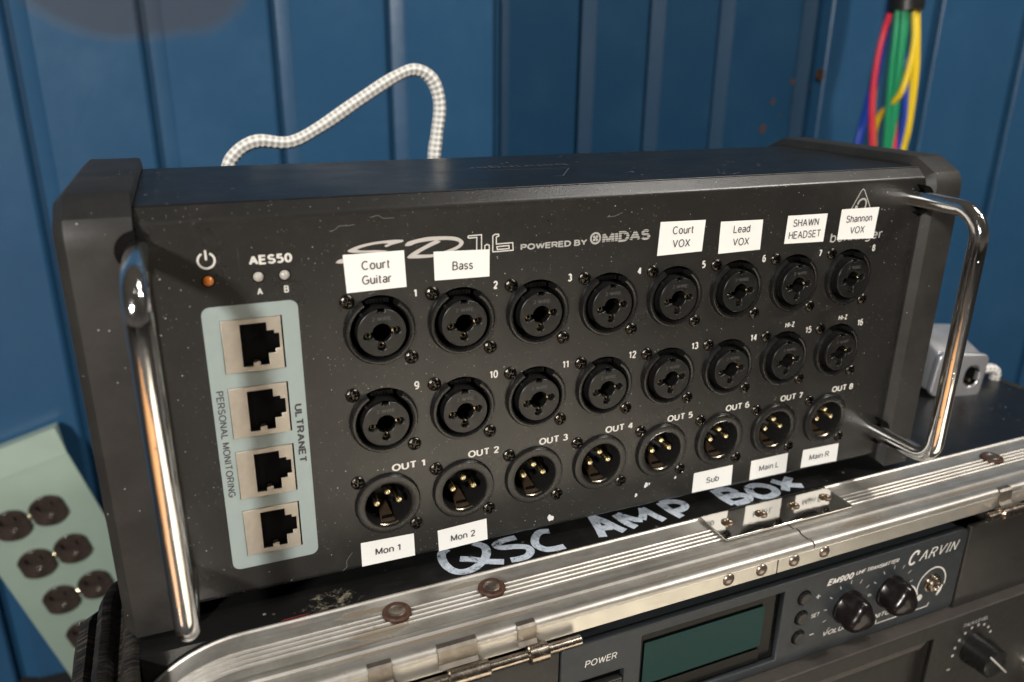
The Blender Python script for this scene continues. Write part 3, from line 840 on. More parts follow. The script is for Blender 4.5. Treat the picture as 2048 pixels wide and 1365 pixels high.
lett('letter', [[(101.6, 8), (102.8, 0.9), (105.0, -4)], [(102.4, 8), (107.4, 1.6), (110.4, 0)], [(110.4, 0), (113.4, 4), (115.4, 8)], [(115, 8), (117.2, 1), (119.2, -4)]], 3.6, 'white hand drawn letter M')
lett('letter', [[(124.9, 9), (125.9, 1.6), (127.7, -4.6)], [(125.2, 8.4), (131.0, 7.6), (134.6, 4.2), (132.6, 1.0), (127.2, 0.2)]], 3.7, 'white hand drawn letter P')
lett('letter', [[(154.2, 9), (154.2, 1.2), (155.4, -4.8)], [(154.8, 8.4), (160.6, 7.0), (162.4, 4), (160.2, 1.8), (155.8, 1.8)], [(156, 1.8), (163.6, 0.4), (165.4, -2.6), (162.2, -4.6), (155.8, -4.6)]], 3.9, 'white hand drawn letter B')
lett('letter', [[(170.2, 4.2), (175.0, 5.2), (180.2, 1.9), (180.6, -3.0), (176.3, -5.4), (171.4, -4.7), (168.9, -0.6), (170.2, 4.2)]], 3.9, 'white hand drawn letter O')
lett('letter', [[(185.2, 5.6), (188.2, 1.2), (191.5, -1.5), (195.8, -3.6)], [(195.2, 4.9), (189.8, 0.8), (185, -4.2)]], 4.0, 'white hand drawn letter X')
# red sliver of torn tape on the frame edge
ab('torn_tape', mesh([(-42, -9.2, -98.6), (-38, -9.9, -98.0), (-33, -9.4, -98.2), (-31.5, -8.8, -98.4), (-36, -8.3, -98.7), (-41, -8.4, -98.8)], [(0, 1, 2, 3, 4, 5)]), simple('red_tape', (0.33, 0.05, 0.05), .4))

# =================================================================== TRANSMITTER in the rack
em = thing('transmitter', 'slate grey wireless transmitter with green display and two knobs in the rack below', 'transmitter', (160, -38, -164)); case_root(em, (160, -38, -164))
def ea(name, me, mat, parent=em, label=None): return obj(name, me, mat, parent, (0, 0, 0), label)
def recess(x0, x1, z0, z1, y0, y1):
    v = [(x0, y0, z0), (x1, y0, z0), (x1, y0, z1), (x0, y0, z1), (x0, y1, z0), (x1, y1, z0), (x1, y1, z1), (x0, y1, z1)]
    me = mesh(v, [(4, 5, 6, 7), (0, 4, 7, 3), (1, 2, 6, 5), (0, 1, 5, 4), (3, 7, 6, 2)]); return me
YE = -38
scr = [(88.2, -124.3), (159.4, -124.3), (159.8, -161), (88.6, -161)]
pbtn = rrect(59.5, -152, 81.5, -137.2, 1)
ebtn = [circ(170.6, z, 3.9, 24) for z in (-131.0, -141.3, -151.7)]
ea('faceplate', plate([rrect(53.6, -164.4, 268.6, -120.6, 2.2), scr, pbtn] + ebtn, 3, YE, .35), MT['unit'])
ea('housing', box(55, 267, YE + 2.8, 120, -163.5, -121.4), MT['unit'])
dsp = ea('display_recess', recess(88, 160, -161.2, -124.1, YE + .2, YE + 2.5), MT['gloss'])
obj('lcd_screen', box(91.3, 150.8, YE + 1.6, YE + 1.9, -151.2, -130.4), MT['lcd'], dsp)
obj('lower_window', box(91.3, 150.8, YE + 1.6, YE + 1.9, -160, -152.6), MT['gloss'], dsp)
pb = ea('power_button', recess(59.3, 81.7, -152.2, -137, YE + .2, YE + 2.6), MT['gloss'])
obj('button_cap', box(60.4, 80.6, YE - .8, YE + 2.4, -151.2, -141.4, .4), MT['unit_dark'], pb)
for z in (-131.0, -141.3, -151.7):
    b_ = obj('button', lathe([(0, -1.5), (2.7, -1.4), (3.2, -1.0), (3.3, 2.4)], 24), MT['plastic'], em, (170.6, YE, z))
for k, (x, z) in enumerate(((197.4, -143.6), (223.2, -142.9))):
    # three-lobed knob
    v = []; f = []; n = 48
    secs = [(8.4, 0), (8.4, -1.0), (7.9, -1.4), (7.7, -6.5), (7.4, -8.4), (6.8, -9.8), (5.6, -10.8), (3.8, -11.4), (2, -11.6), (0.01, -11.7)]
    for (r, y) in secs:
        for i in range(n):
            a = 2 * PI * i / n
            lobe = 1 + (.14 * math.cos(3 * a + 1.6 + k * .2) if y < -1.4 else 0)
            v.append((r * lobe * math.cos(a), y, r * lobe * math.sin(a)))
    for s_ in range(len(secs) - 1):
        for i in range(n):
            j = (i + 1) % n; f.append((s_ * n + i, (s_ + 1) * n + i, (s_ + 1) * n + j, s_ * n + j))
    f.append(tuple((len(secs) - 1) * n + i for i in reversed(range(n))))
    obj('knob', recal(mesh(v, f, auto=40)), MT['knob'], em, (x, YE, z), 'three lobed black knob ' + ('beside the buttons' if k == 0 else 'beside the headphone jack'))
    ticks = []
    for i in range(11):
        a = math.radians(225 - 27 * i)
        ticks.append([(x + 12.2 * math.cos(a), z + 12.2 * math.sin(a)), (x + 14.2 * math.cos(a), z + 14.2 * math.sin(a))])
    ea('dial_marks', stroke_mesh(ticks, .5, YE - .03), MT['grey_ink'])
jk = obj('headphone_jack', lathe([(1.9, 3), (1.9, -1.4), (2.6, -2.6), (3.6, -2.5), (4.1, -1.9), (4.1, -.6), (5.0, -.5), (5.0, .2)], 28), MT['steel'], em, (251, YE, -146))
obj('jack_hole', lathe([(0, 0), (1.95, 0)], 20), MT['cavity'], jk, (251, YE - .2, -146))
yt = YE - .04
text('lettering', 'POWER', 3.1, 70.6, -129.9, yt, MT['ink'], em, .1, 1.08, .12, fit=14)
text('lettering', 'EM900', 3.3, 190.4, -126.9, yt, MT['ink'], em, .9, 1.12, .3, fit=15.4)
text('lettering', 'UHF TRANSMITTER', 2.1, 212.3, -126.4, yt, MT['ink'], em, .4, 1.02, .3, 0, .9, fit=26)
text('lettering', 'C', 7.8, 235.0, -127.8, yt, MT['ink'], em, .35, .95, .3, 0, 1, False, True)
text('lettering', 'ARVIN', 5.4, 251.4, -127.9, yt, MT['ink'], em, -.05, .92, .3, 0, 1.5, False, True, fit=26)
text('lettering', '+', 5.4, 178.7, -132.7, yt, MT['ink'], em, -.3)
text('lettering', 'SET', 2.1, 178.8, -142.5, yt, MT['ink'], em, .2, 1.1, .15)
text('lettering', '-', 9.6, 178.5, -152.8, yt, MT['ink'], em, -.6)
text('lettering', 'VOLUME', 2.6, 194.6, -155.0, yt, MT['ink'], em, .5, 1.1, .25, fit=18)
text('lettering', 'MONITOR', 2.6, 219.4, -155.0, yt, MT['ink'], em, .5, 1.05, .25, fit=19)
hs1 = [(242.6, -150.5), (241.6, -146.6), (243.2, -141.6), (247.4, -138.2), (252.5, -137.6), (257, -140), (259.8, -144.5), (260, -149.1)]
hs2 = [(231, -144.2), (235.5, -143.4), (239.6, -145.6), (241.3, -149.5), (241.2, -152.6)]
ea('headset_symbol', join(stroke_mesh([[(p.x, p.y) for p in smooth_path([(a, b, 0) for a, b in s_], 4)] for s_ in (hs1, hs2)], .75, yt),
    plate([circ(244.4, -152.8, 1.9, 20)], .02, yt), plate([[(p[0] * .8 + 257.6, p[1] + -151.6) for p in ((0.9, 2.6), (2.2, 2.2), (1.2, -1.2), (-1.2, -3.2), (-2.2, -3.0), (-1.2, 0))]], .02, yt),
    plate([[(p[0] * .8 + 239.8, p[1] + -154.2) for p in ((0.9, 2.2), (1.8, 1.8), (1.0, -1.2), (-1.2, -2.6), (-2.0, -2.2), (-1.0, 0))]], .02, yt)), MT['ink'])
ea('bracket_line', stroke_mesh([[(218.1, -157.4), (218.0, -159.5), (251.2, -159.5), (252.0, -157.6)], [(234.5, -159.3), (234.5, -158)]], .5, yt), MT['ink'])
# blanking plates of the rack row
bl = obj('blank_plate', box(-48, 52.4, -38.5, -36, -164.4, -119.5, .6), MT['unit_dark'], None); bl['label'] = 'dark blank rack plate left of the transmitter'; bl['category'] = 'rack plate'; bl['group'] = 'blank rack plates beside the transmitter'
case_root(bl, (0, 0, 0)); LOC.pop(bl.name)
bl2 = obj('blank_plate', join(box(269.8, 386, -38.6, -36, -166.5, -119.5, .6)), MT['unit_dark'], None); bl2['label'] = 'dark blank rack plate right of the transmitter'; bl2['category'] = 'rack plate'; bl2['group'] = 'blank rack plates beside the transmitter'
case_root(bl2, (0, 0, 0))

# =================================================================== LOWER RACK UNIT
low = thing('rack_mixer', 'black rack unit with a talk level knob under the transmitter', 'rack unit', (160, -44, -260)); case_root(low, (160, -44, -260))
YL = -44.5
def la(name, me, mat, parent=low, label=None): return obj(name, me, mat, parent, (0, 0, 0), label)
la('top_bezel', recal(mesh([(-60, -38, -166.2), (386, -38, -166.2), (386, YL + .6, -165.6), (-60, YL + .6, -165.6), (386, YL, -166.6), (-60, YL, -166.6), (-60, 100, -166.2), (386, 100, -166.2)],
    [(0, 1, 2, 3), (3, 2, 4, 5), (6, 7, 1, 0)])), MT['bezel'])
win = [(100, -240), (253, -240), (253, -174.2), (100, -174.2)]
la('faceplate', plate([[(-60, -255), (386, -255), (386, -166.5), (-60, -166.5)], win], 2, YL, .3), MT['unit_dark'])
rc = la('display_window', recess(99.8, 253.2, -240, -174, YL + .1, YL + 6), MT['unit_dark'])
obj('window_ledge', recal(mesh([(100, YL + .9, -174.4), (250, YL + .9, -174.4), (246, YL + 1.2, -178.8), (100, YL + 1.2, -178.8), (100, YL + 6, -179.2), (246, YL + 6, -179.2)], [(0, 1, 2, 3), (3, 2, 5, 4)])), MT['bezel'], rc)
kn = obj('knob', lathe([(0, -13.5), (7.0, -13.3), (7.8, -12.6), (8.6, 0)], 36), MT['plastic'], low, (283, YL, -189.5), 'black talk level knob with a pale pointer')
obj('pointer', xform(box(-.5, .5, -14.2, -13.2, -10, 10.5, .3), Matrix.Rotation(math.radians(-47), 4, 'Y')), MT['grey_ink'], kn, (284, YL, -189.6))
dots = []
for i in range(10):
    a = math.radians(205 - 20 * i) if i else math.radians(222)
    dots.append(plate([circ(282.5 + 13.2 * math.cos(a), -189 + 13.2 * math.sin(a), .85, 12)], .03, YL - .03))
la('dial_dots', join(*dots[1:]), MT['grey_ink'])
text('lettering', 'TALK LEVEL', 2.1, 281, -173.0, YL - .04, MT['grey_ink'], low, .3, 1.05, .2, fit=17)
text('lettering', '-', 9, 268.6, -198.5, YL - .04, MT['grey_ink'], low, -.1)
jk2 = obj('phone_jack', lathe([(3.2, 4), (3.2, -2.6), (4.2, -3.6), (6.4, -3.4), (7.2, -2.2), (7.2, 0)], 32), MT['plate'], low, (334, YL, -216))

# =================================================================== CAST CONNECTOR BOX on the case, right
cb = thing('connector_box', 'silver cast metal box with two round sockets on the case behind the right handle', 'connector box', (356, 60, -100))
cme = plate([rrect(-16.5, 0, 16.5, 25.5, 3.5), circ(-8, 11.5, 5.6, 28), rrect(2.6, 5, 14, 20, 5.5)], 4, 0, .8)
Rc = Matrix.Rotation(math.radians(-10), 4, 'Z') @ Matrix.Rotation(math.radians(5), 4, 'Y')
CBL = (354, 50, -99.5)
cme.transform(Rc); obj('front_plate', cme, MT['cast'], cb, CBL)
v_, f_ = box_vf(-16, 16, 3.6, 34, .8, 25)
v_ = [(x, y, z + (10 if (y > 10 and z > 10) else 0)) for x, y, z in v_]
cb2 = recal(mesh(v_, f_))
bm = bmesh.new(); bm.from_mesh(cb2); bmesh.ops.bevel(bm, geom=bm.edges[:], offset=2 * MM, segments=3, profile=.5, affect='EDGES'); bm.to_mesh(cb2); bm.free()
cb2.polygons.foreach_set('use_smooth', [True] * len(cb2.polygons)); sharp(cb2, 50)
cb2.transform(Rc); obj('body', cb2, MT['cast'], cb, CBL)
for dx, dz in ((-8, 11.5), (8.3, 12.5)):
    ring_ = lathe([(5.5, 0), (5.5, 3.4), (0, 3.5)], 28); ring_.transform(Matrix.Translation((dx * MM, 0, dz * MM))); ring_.transform(Rc)
    s_ = obj('socket', ring_, MT['cavity'], cb, CBL)
    pin_ = lathe([(0, .8), (1.0, 1.0), (1.3, 3.4)], 12); pin_.transform(Matrix.Translation((dx * MM, 0, (dz - 3) * MM))); pin_.transform(Rc)
    obj('contact', pin_, MT['gold'], s_, CBL)
ch = obj('braided_cable', tube(smooth_path([(374, 64, -96), (382, 63, -93.5), (391, 62, -92), (398, 61, -92.5), (402, 61, -96), (403, 62, -104)], 8), 3.0, 18), MT['braid'], None)
ch['label'] = 'short end of white braided cable lying beside the silver box'; ch['category'] = 'cable'
gd = lathe([(0, -9.5), (6, -8.8), (11, -6.5), (14, -2.5), (15, 1)], 28, axis='z'); gd.transform(Matrix.Diagonal((1, 1, 1, 1)))
gd.transform(Matrix.Translation((397 * MM, 74 * MM, -100 * MM)))
ab('corner_guard', gd, MT['rubber'])

# =================================================================== STAGE BOX
sb = thing('stage_box', 'black sixteen input stage box with chrome handles and white name labels', 'stage box', (84, 75, -98))
def sa(name, me, mat, parent=sb, label=None): return obj(name, me, mat, parent, (0, 0, 0), label)
PX0, PX1 = -69.6, 238.2
cols = [29 * i for i in range(8)]; R1, R2, R3 = 0, -33.4, -66.75
holes = [circ(x, z, 12.15, 40) for x in cols for z in (R1, R2, R3)]
rjz = [8.75, -14.05, -36.7, -59.0]
for z in rjz: holes.append([(-50.0, z), (-31.2, z), (-31.2, z - 17.9), (-50.0, z - 17.9)])
front = plate([[(PX0, -90.5), (PX1, -90.5), (PX1, 39.4), (PX0, 39.4)]] + holes, 1.2, 0)
def strip_prof(prof, x0, x1, auto=30):
    v = []; f = []
    for x in (x0, x1): v += [(x, y, z) for y, z in prof]
    n = len(prof)
    for i in range(n - 1): f.append((i, i + 1, n + i + 1, n + i))
    return recal(mesh(v, f, auto=auto))
bend = [(0, 39.4)] + [(2.4 - 2.4 * math.cos(a), 39.4 + 2.4 * math.sin(a)) for a in [math.radians(50) * i / 7 for i in range(1, 8)]] + [(4.1, 44.3), (4.4, 44.3), (4.4, 41)]
bend2 = [(0, -90.5)] + [(2.2 - 2.2 * math.cos(a), -90.5 - 2.2 * math.sin(a)) for a in [PI / 2 * i / 5 for i in range(1, 6)]] + [(60, -92.7)]
sa('front_panel', join(front, strip_prof(bend, PX0, PX1), strip_prof(bend2, PX0, PX1)), MT['powder'])
cover = [(4.6, 40), (4.6, 44.5), (4.8, 44.7), (91, 44.7), (93, 44.2), (150, 18), (150, -92), (6, -92), (6, -90)]
sa('top_cover', strip_prof(cover, PX0, PX1), MT['case'])
sa('inner_tray', box(PX0 + .5, PX1 - .5, 16, 17, -91, 43.5), MT['cavity'])
# bumpers
def offset_poly(P, d):
    n = len(P); out = []
    for i in range(n):
        a, b, c = Vector(P[i - 1]), Vector(P[i]), Vector(P[(i + 1) % n])
        d0 = (b - a).normalized(); d1 = (c - b).normalized()
        n0 = Vector((d0.y, -d0.x)); n1 = Vector((d1.y, -d1.x)); m_ = (n0 + n1).normalized()
        out.append(b - m_ * (d / max(.3, m_.dot(n1))))
    return out
def bumper(x0, x1, outer_left):
    P = [(-4.2, -97)] + [(-4.2, 34), (-4.0, 37.5), (-3.2, 40.2), (-1.6, 42.8)] + [(8.0, 48.0), (9.6, 48.6), (94, 48.6), (97, 47.6), (153, 21), (153, -97)]
    P = list(reversed(P))      # orientation for inward offset
    test = offset_poly(P, 1)
    if max(p.x for p in test) > 153: P = list(reversed(P))
    secs = [(x0, 3.0), (x0 + .25, 2.6), (x0 + 3.0, .15), (x0 + 3.5, 0), (x1 - 3.5, 0), (x1 - 3.0, .15), (x1 - .25, 2.6), (x1, 3.0)]
    if outer_left: secs = secs[:4] + [(x1 - 1.0, 0), (x1 - .25, .25), (x1, .9)]
    v = []; f = []
    for x, d in secs:
        for p in offset_poly(P, d): v.append((x, p.x, p.y))
    n = len(P)
    for i in range(len(secs) - 1):
        for q in range(n):
            r_ = (q + 1) % n; f.append((i * n + q, i * n + r_, (i + 1) * n + r_, (i + 1) * n + q))
    f.append(tuple(range(n))); f.append(tuple((len(secs) - 1) * n + q for q in range(n)))
    return recal(mesh(v, f, auto=22))
sa('end_bumper', bumper(-90.5, -69.9, True), MT['rubber'], label='left rubber end bumper')
sa('end_bumper', bumper(238.5, 259, False), MT['rubber'], label='right rubber end bumper')
# handles
def handle(x, zt, zb, yo, lab):
    P = [(x, 4, zt), (x, -6, zt)]
    R_ = 12
    for i in range(1, 9):
        a = PI / 2 * i / 8; P.append((x, yo + R_ - R_ * math.sin(a), zt - R_ + R_ * math.cos(a)))
    for i in range(1, 12): P.append((x, yo, zt - R_ - (zt - zb - R_ - 9) * i / 12))
    R2_ = 9
    for i in range(0, 9):
        a = PI / 2 * i / 8; P.append((x, yo + R2_ - R2_ * math.cos(a), zb + R2_ - R2_ * math.sin(a)))
    P += [(x, -6, zb), (x, 4, zb)]
    h = obj('handle', tube(P, 3.5, 28), MT['chrome'], sb, (0, 0, 0), lab)
    for z in (zt, zb):
        a0_ = PI / 2 if x < 0 else -PI / 2
        obj('handle_socket', lathe([(3.6, -4.6), (6.0, -4.5), (6.1, 0)], 18, a0_, a0_ + PI), MT['cavity'], h, (x, 0, z))
handle(-69.6, 33.2, -78, -37, 'left chrome handle')
handle(234.2, 32, -77.5, -33.6, 'right chrome handle')

# combo jacks -----------------------------------------------------------------
def combo(x, z):
    A0, A1 = math.radians(119), math.radians(415)
    rim = lathe([(12.1, .2), (12.05, -1.2), (11.6, -1.9), (11.0, -2.05), (10.3, -1.8), (9.95, -1.2), (9.95, .4)], 44, A0, A1)
    under = join(lathe([(12.12, 0), (12.12, 12)], 40), lathe([(12.1, .3), (9.95, .3), (9.95, 12)], 40, A0, A1))
    o = obj('combo_jack', join(rim, under), MT['plastic'], sb, (x, 0, z))
    g = 8.1; poly = []
    n = 60
    for i in range(n):
        a = 2 * PI * i / n; d = math.degrees(a)
        if 79 < d < 101: continue
        poly.append((g * math.cos(a), g * math.sin(a)))
    # notch at the top
    idx = next(i for i, p in enumerate(poly) if p[0] < 0 and p[1] > 7)
    poly[idx:idx] = [(1.5, 7.95), (1.5, 6.9), (-1.5, 6.9), (-1.5, 7.95)]
    # centre hole merged with three keyholes
    keys = [math.radians(a) for a in (4, 190, 268)]; hole = []
    rc_, rk, dk = 3.45, 1.62, 4.95
    for i in range(180):
        a = 2 * PI * i / 180; rr = rc_
        for k in keys:
            da = (a - k + PI) % (2 * PI) - PI
            if abs(da) < 1.2:
                s_ = dk * math.sin(da)
                if abs(s_) < rk and math.cos(da) > 0: rr = max(rr, dk * math.cos(da) + math.sqrt(rk * rk - s_ * s_))
        hole.append((rr * math.cos(a), rr * math.sin(a)))
    ins = plate([poly, hole], 2.2, -3.6, .22)
    skirt = lathe([(8.1, -1.8), (8.3, -1.2), (8.35, 12), (3.2, 12), (3.2, 9)], 36)
    obj('insert', join(ins, skirt), MT['plastic_dull'], o, (x, 0, z))
    obj('socket_floor', lathe([(0, 10), (12.1, 10)], 24), MT['cavity'], o, (x, 0, z))
    for k in keys[:1] + keys[2:] + keys[1:2]:
        cm = lathe([(.62, -2.3), (1.05, -2.1), (1.15, -1.4), (1.15, 6)], 14, math.radians(100) , math.radians(440) )
        obj('contact', cm, MT['gold'], o, (x + 4.6 * math.cos(k), 0, z + 4.6 * math.sin(k)))
    tab = join(box(-4.0, 4.0, 1.8, 6, 8.9, 10.6, .2), *[box(-3.6 + 1.15 * i, -3.1 + 1.15 * i, 1.4, 2, 9.0, 10.5) for i in range(7)])
    obj('latch_tab', tab, MT['jack_black'], o, (x, 0, z))
    nib = lathe([(0, -1.1), (.5, -1.0), (.55, .5)], 10)
    obj('locating_pip', nib, MT['plastic_dull'], o, (x - 6.2, 0, z + 6.2))
    t = text('embossing', '2 WIRE', 1.3, x, z + 5.0, -3.64, MT['faint_ink'], o, 0, 1.0, 0, 0, 1.15, fit=6.4)
    obj('screw', SCREWS[0], None, o, (x - 10.4, -.1, z + 10.9))
    obj('screw', SCREWS[1], None, o, (x + 10.7, -.1, z - 11.2))
    return o
c0 = combo(0, 0)
first = True
for zi, z in enumerate((R1, R2)):
    for i, x in enumerate(cols):
        if zi == 0 and i == 0: continue
        c = copy_tree(c0, sb, (x, 0, z))
        for ch_ in c.children:
            if ch_.name.startswith('screw'): ch_.data = SCREWS[random.randrange(4)]
# male sockets ----------------------------------------------------------------
def male(x, z):
    body = lathe([(12.1, .4), (12.0, -.9), (11.5, -1.55), (9.4, -1.75), (8.75, -1.5), (8.5, -.9), (8.5, 13), (0, 13)], 44)
    o = obj('output_socket', body, MT['plastic'], sb, (x, 0, z))
    for a in (0, 90, 180):
        a = math.radians(a)
        pin = lathe([(0, .7), (.30, .3), (.5, -.1), (1.0, 0), (1.28, .5), (1.3, 12.9)], 16)
        obj('pin', pin, MT['gold'], o, (x + 4.1 * math.cos(a), 0, z + .4 + 4.1 * math.sin(a)))
    lt = join(recal(mesh([(-2.5, 2.0, -8.1), (2.5, 2.0, -8.1), (2.2, 6.0, -7.2), (-2.2, 6.0, -7.2), (1.6, 12.8, -5.6), (-1.6, 12.8, -5.6)], [(0, 1, 2, 3), (3, 2, 4, 5)])), box(-2.6, 2.6, 1.0, 2.0, -8.5, -7.7))
    obj('latch_slot', box(-1.9, 1.9, 2.6, 3.6, -7.9, -7.2), MT['cavity'], o, (x, 0, z))  # dark slot made for the wedge that stands for the reflection
    obj('latch', lt, MT['bronze'], o, (x, 0, z))  # reflection on the tube's lower inner wall, built as a brown wedge
    arc = lathe([(8.48, -.95), (8.56, -1.12), (8.3, -.7)], 14, math.radians(247), math.radians(293))
    obj('contact_rim', arc, MT['silver'], o, (x, 0, z))
    obj('screw', SCREWS[2], None, o, (x - 10.5, -.1, z + 10.4))
    obj('screw', SCREWS[3], None, o, (x + 10.4, -.1, z - 10.9))
    return o
m0 = male(0, R3)
for i, x in enumerate(cols[1:]):
    c = copy_tree(m0, sb, (x, 0, R3))
    for ch_ in c.children:
        if ch_.name.startswith('screw'): ch_.data = SCREWS[random.randrange(4)]
# grey print with the network jacks -------------------------------------------
dec = sa('port_panel_print', plate([rrect(-55.0, -81.6, -26.0, 13.4, 2.6)] + [[(-50.0, z), (-31.2, z), (-31.2, z - 17.9), (-50.0, z - 17.9)] for z in rjz], .08, -.09), MT['decal'])
text('lettering', 'ULTRANET', 2.5, -28.6, -33.4, -.13, MT['dark_ink'], dec, .7, .98, 0, -PI / 2, fit=21.6)
text('lettering', 'PERSONAL MONITORING', 2.3, -52.5, -33.8, -.13, MT['dark_ink'], dec, .25, .95, 0, -PI / 2, fit=38.6)
def netjack(zt):
    W_, H_ = 17.9, 17.4
    outer = [(0, 0), (W_, 0), (W_, -H_), (0, -H_)]
    hole = [(5.3, -1.4), (13.6, -1.4), (13.6, -4.2), (15.8, -4.2), (15.8, -5.3), (17.3, -5.3), (17.3, -10.7), (15.8, -10.7), (15.8, -12.1), (13.6, -12.1), (13.6, -15.9), (10.6, -15.9), (10.6, -14.6), (8.6, -14.6), (8.6, -15.9), (5.3, -15.9)]
    o = obj('network_jack', join(plate([outer, hole], .5, -.5, .1), recess(0.05, W_ - .05, -H_ + .05, -.05, -.1, 14)), MT['nickel'], sb, (-49.75, 0, zt - .25))
    cav = recess(5.2, 17.4, -16.0, -1.3, 0, 12)
    obj('cavity', cav, MT['jack_black'], o, (-49.75, 0, zt - .25))
    obj('ground_tab', join(box(8.6, 10.6, -.35, 4, -16.0, -15.6), box(8.9, 10.3, 1.2, 5, -15.6, -14.4)), MT['bronze'], o, (-49.75, 0, zt - .25))
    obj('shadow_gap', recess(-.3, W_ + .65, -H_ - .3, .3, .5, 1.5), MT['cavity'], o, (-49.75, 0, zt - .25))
    return o
n0 = netjack(rjz[0])
for z in rjz[1:]: copy_tree(n0, sb, (-49.75, 0, z - .25))
# leds
led = lathe([(0, -1.3), (.8, -1.15), (1.35, -.7), (1.6, 0), (1.62, .6)], 24)
for x, z, mt, lb in ((-51.7, 21.7, 'amber', 'amber power light'), (-37.1, 21.75, 'clear_led', 'clear light A'), (-29.2, 21.65, 'clear_led', 'clear light B')):
    me = led.copy(); me.materials.clear(); obj('indicator_light', me, MT[mt], sb, (x, -.02, z), lb)
    sa('light_seat', plate([circ(x, z, 1.95, 24)], .03, -.02), MT['cavity'])
# power symbol
pw = [[( -51.6 + 2.4 * math.cos(a), 28.1 + 2.4 * math.sin(a)) for a in [math.radians(118 + (304) * i / 22) for i in range(23)]], [(-51.6, 31.3), (-51.6, 28.2)]]
sa('power_symbol', stroke_mesh(pw, .62, -.04), MT['ink'])
text('lettering', 'AES50', 3.0, -33.0, 27.1, -.04, MT['ink'], sb, .8, .98, fit=13)
text('lettering', 'A', 2.3, -37.1, 17.1, -.04, MT['ink'], sb, .5, .95)
text('lettering', 'B', 2.3, -29.0, 17.1, -.04, MT['ink'], sb, .5, .95)
for i, x in enumerate(cols):
    text('lettering', str(i + 1), 3.0, x + 12.7, 11.7, -.04, MT['ink'], sb, .8, .92)
    text('lettering', str(i + 9), 3.1, x + 12.2, -22.0, -.04, MT['ink'], sb, .55, .95, 0, 0, 1.1)
    text('lettering', 'OUT %d' % (i + 1), 2.9, x + 8.2, -52.9, -.04, MT['ink'], sb, .6, .98, fit=12.4)
for x in (175.6, 204.6): text('lettering', 'HI-Z', 2.3, x, -18.5, -.04, MT['ink'], sb, .5, .98)
# logo SD16 powered by Midas
Sp = [(9.3, 29.9), (8.8, 30.1), (5.7, 30.3), (0.5, 30.1), (-4.3, 29.5), (-7.5, 28.6), (-9.0, 27.9), (-8.8, 27.4), (-6.6, 27.0), (-1.6, 26.7), (1.6, 26.6), (3.9, 26.8), (0.4, 27.3), (-3.8, 27.5), (-6.0, 27.9), (-5.0, 28.4), (-1.5, 29.1), (2.4, 29.4), (4.3, 29.1), (3.0, 28.7), (3.5, 28.1), (5.3, 28.7), (7.3, 29.1), (8.9, 29.4)]
Dp = [(9.7, 28.1), (10.6, 29.2), (13.6, 29.9), (17.6, 30.4), (22.7, 30.3), (27.1, 29.8), (29.5, 28.6), (30.0, 27.4), (28.8, 26.0), (25.6, 24.9), (20.8, 24.2), (19.4, 23.5), (14.0, 23.5), (10.7, 23.8), (10.6, 24.4), (12.4, 25.7), (15.8, 27.3), (18.9, 28.7), (20.6, 29.1), (21.9, 28.5), (19.5, 27.5), (16.1, 26.1), (14.1, 25.0), (13.7, 24.8), (15.7, 24.6), (19.5, 24.5), (24.3, 25.5), (27.8, 26.7), (28.5, 27.7), (27.4, 28.4), (24.3, 29.0), (20.2, 29.1), (16.9, 29.0), (13.5, 28.6), (11.8, 28.0), (10.3, 27.9)]
Tp = [(-13.2, 24.2), (-12.1, 25.1), (-10.5, 25.2), (-10.6, 24.0), (-11.9, 23.9)]
def sm(P, sub=3): 
    Q = smooth_path([(a, b, 0) for a, b in P + P[:1]], sub)[:-1]; return [(q.x, q.y) for q in Q]
logo = sa('script_logo', join(plate([sm(Sp)], .02, -.03), plate([sm(Dp)], .02, -.03), plate([sm(Tp)], .02, -.03)), simple('logo_ink', (0.50, 0.475, 0.45), .45))
sa('numeral_logo', stroke_mesh([[(31.8, 29.8), (36.5, 29.9), (36.5, 22.9), (34.7, 23.0), (34.8, 29.1), (32.0, 29.0), (31.6, 29.4)], [(37.7, 22.8), (37.7, 26.0), (38.5, 26.4), (39.3, 26.0), (39.3, 22.6)],
    [(40.6, 29.2), (41.5, 29.7), (42.7, 29.6), (42.8, 29.0), (41.9, 28.7), (41.9, 26.25), (48.0, 26.3), (48.2, 23.6), (40.6, 23.6)], [(42.1, 25.3), (46.6, 25.4), (46.7, 24.3), (42.3, 24.3)]], .38, -.04, closed=True), MT['ink'])
text('lettering', 'POWERED BY', 2.2, 64.0, 24.4, -.04, MT['grey_ink'], sb, .95, 1.38, 0, 0, .8, fit=26)
text('lettering', 'MIDAS', 4.0, 93.3, 25.4, -.04, MT['grey_ink'], sb, 1.0, 1.22, 0, 0, .85, fit=20.2)
sa('logo_stripes', stroke_mesh([[(82.4, 25.5 + d), (103.5, 25.5 + d)] for d in (-1.2, -.3, .6, 1.4)], .2, -.10), MT['powder'])
sa('round_logo', join(plate([circ(80.4, 25.5, 2.25, 28), circ(80.4, 25.5, 1.55, 24)], .02, -.03), *[plate([circ(80.4 + .8 * math.cos(a), 25.5 + .8 * math.sin(a), .5, 10)], .02, -.03) for a in [math.radians(45 + 90 * i) for i in range(4)]], plate([circ(80.4, 25.5, .35, 10)], .02, -.03)), MT['grey_ink'])
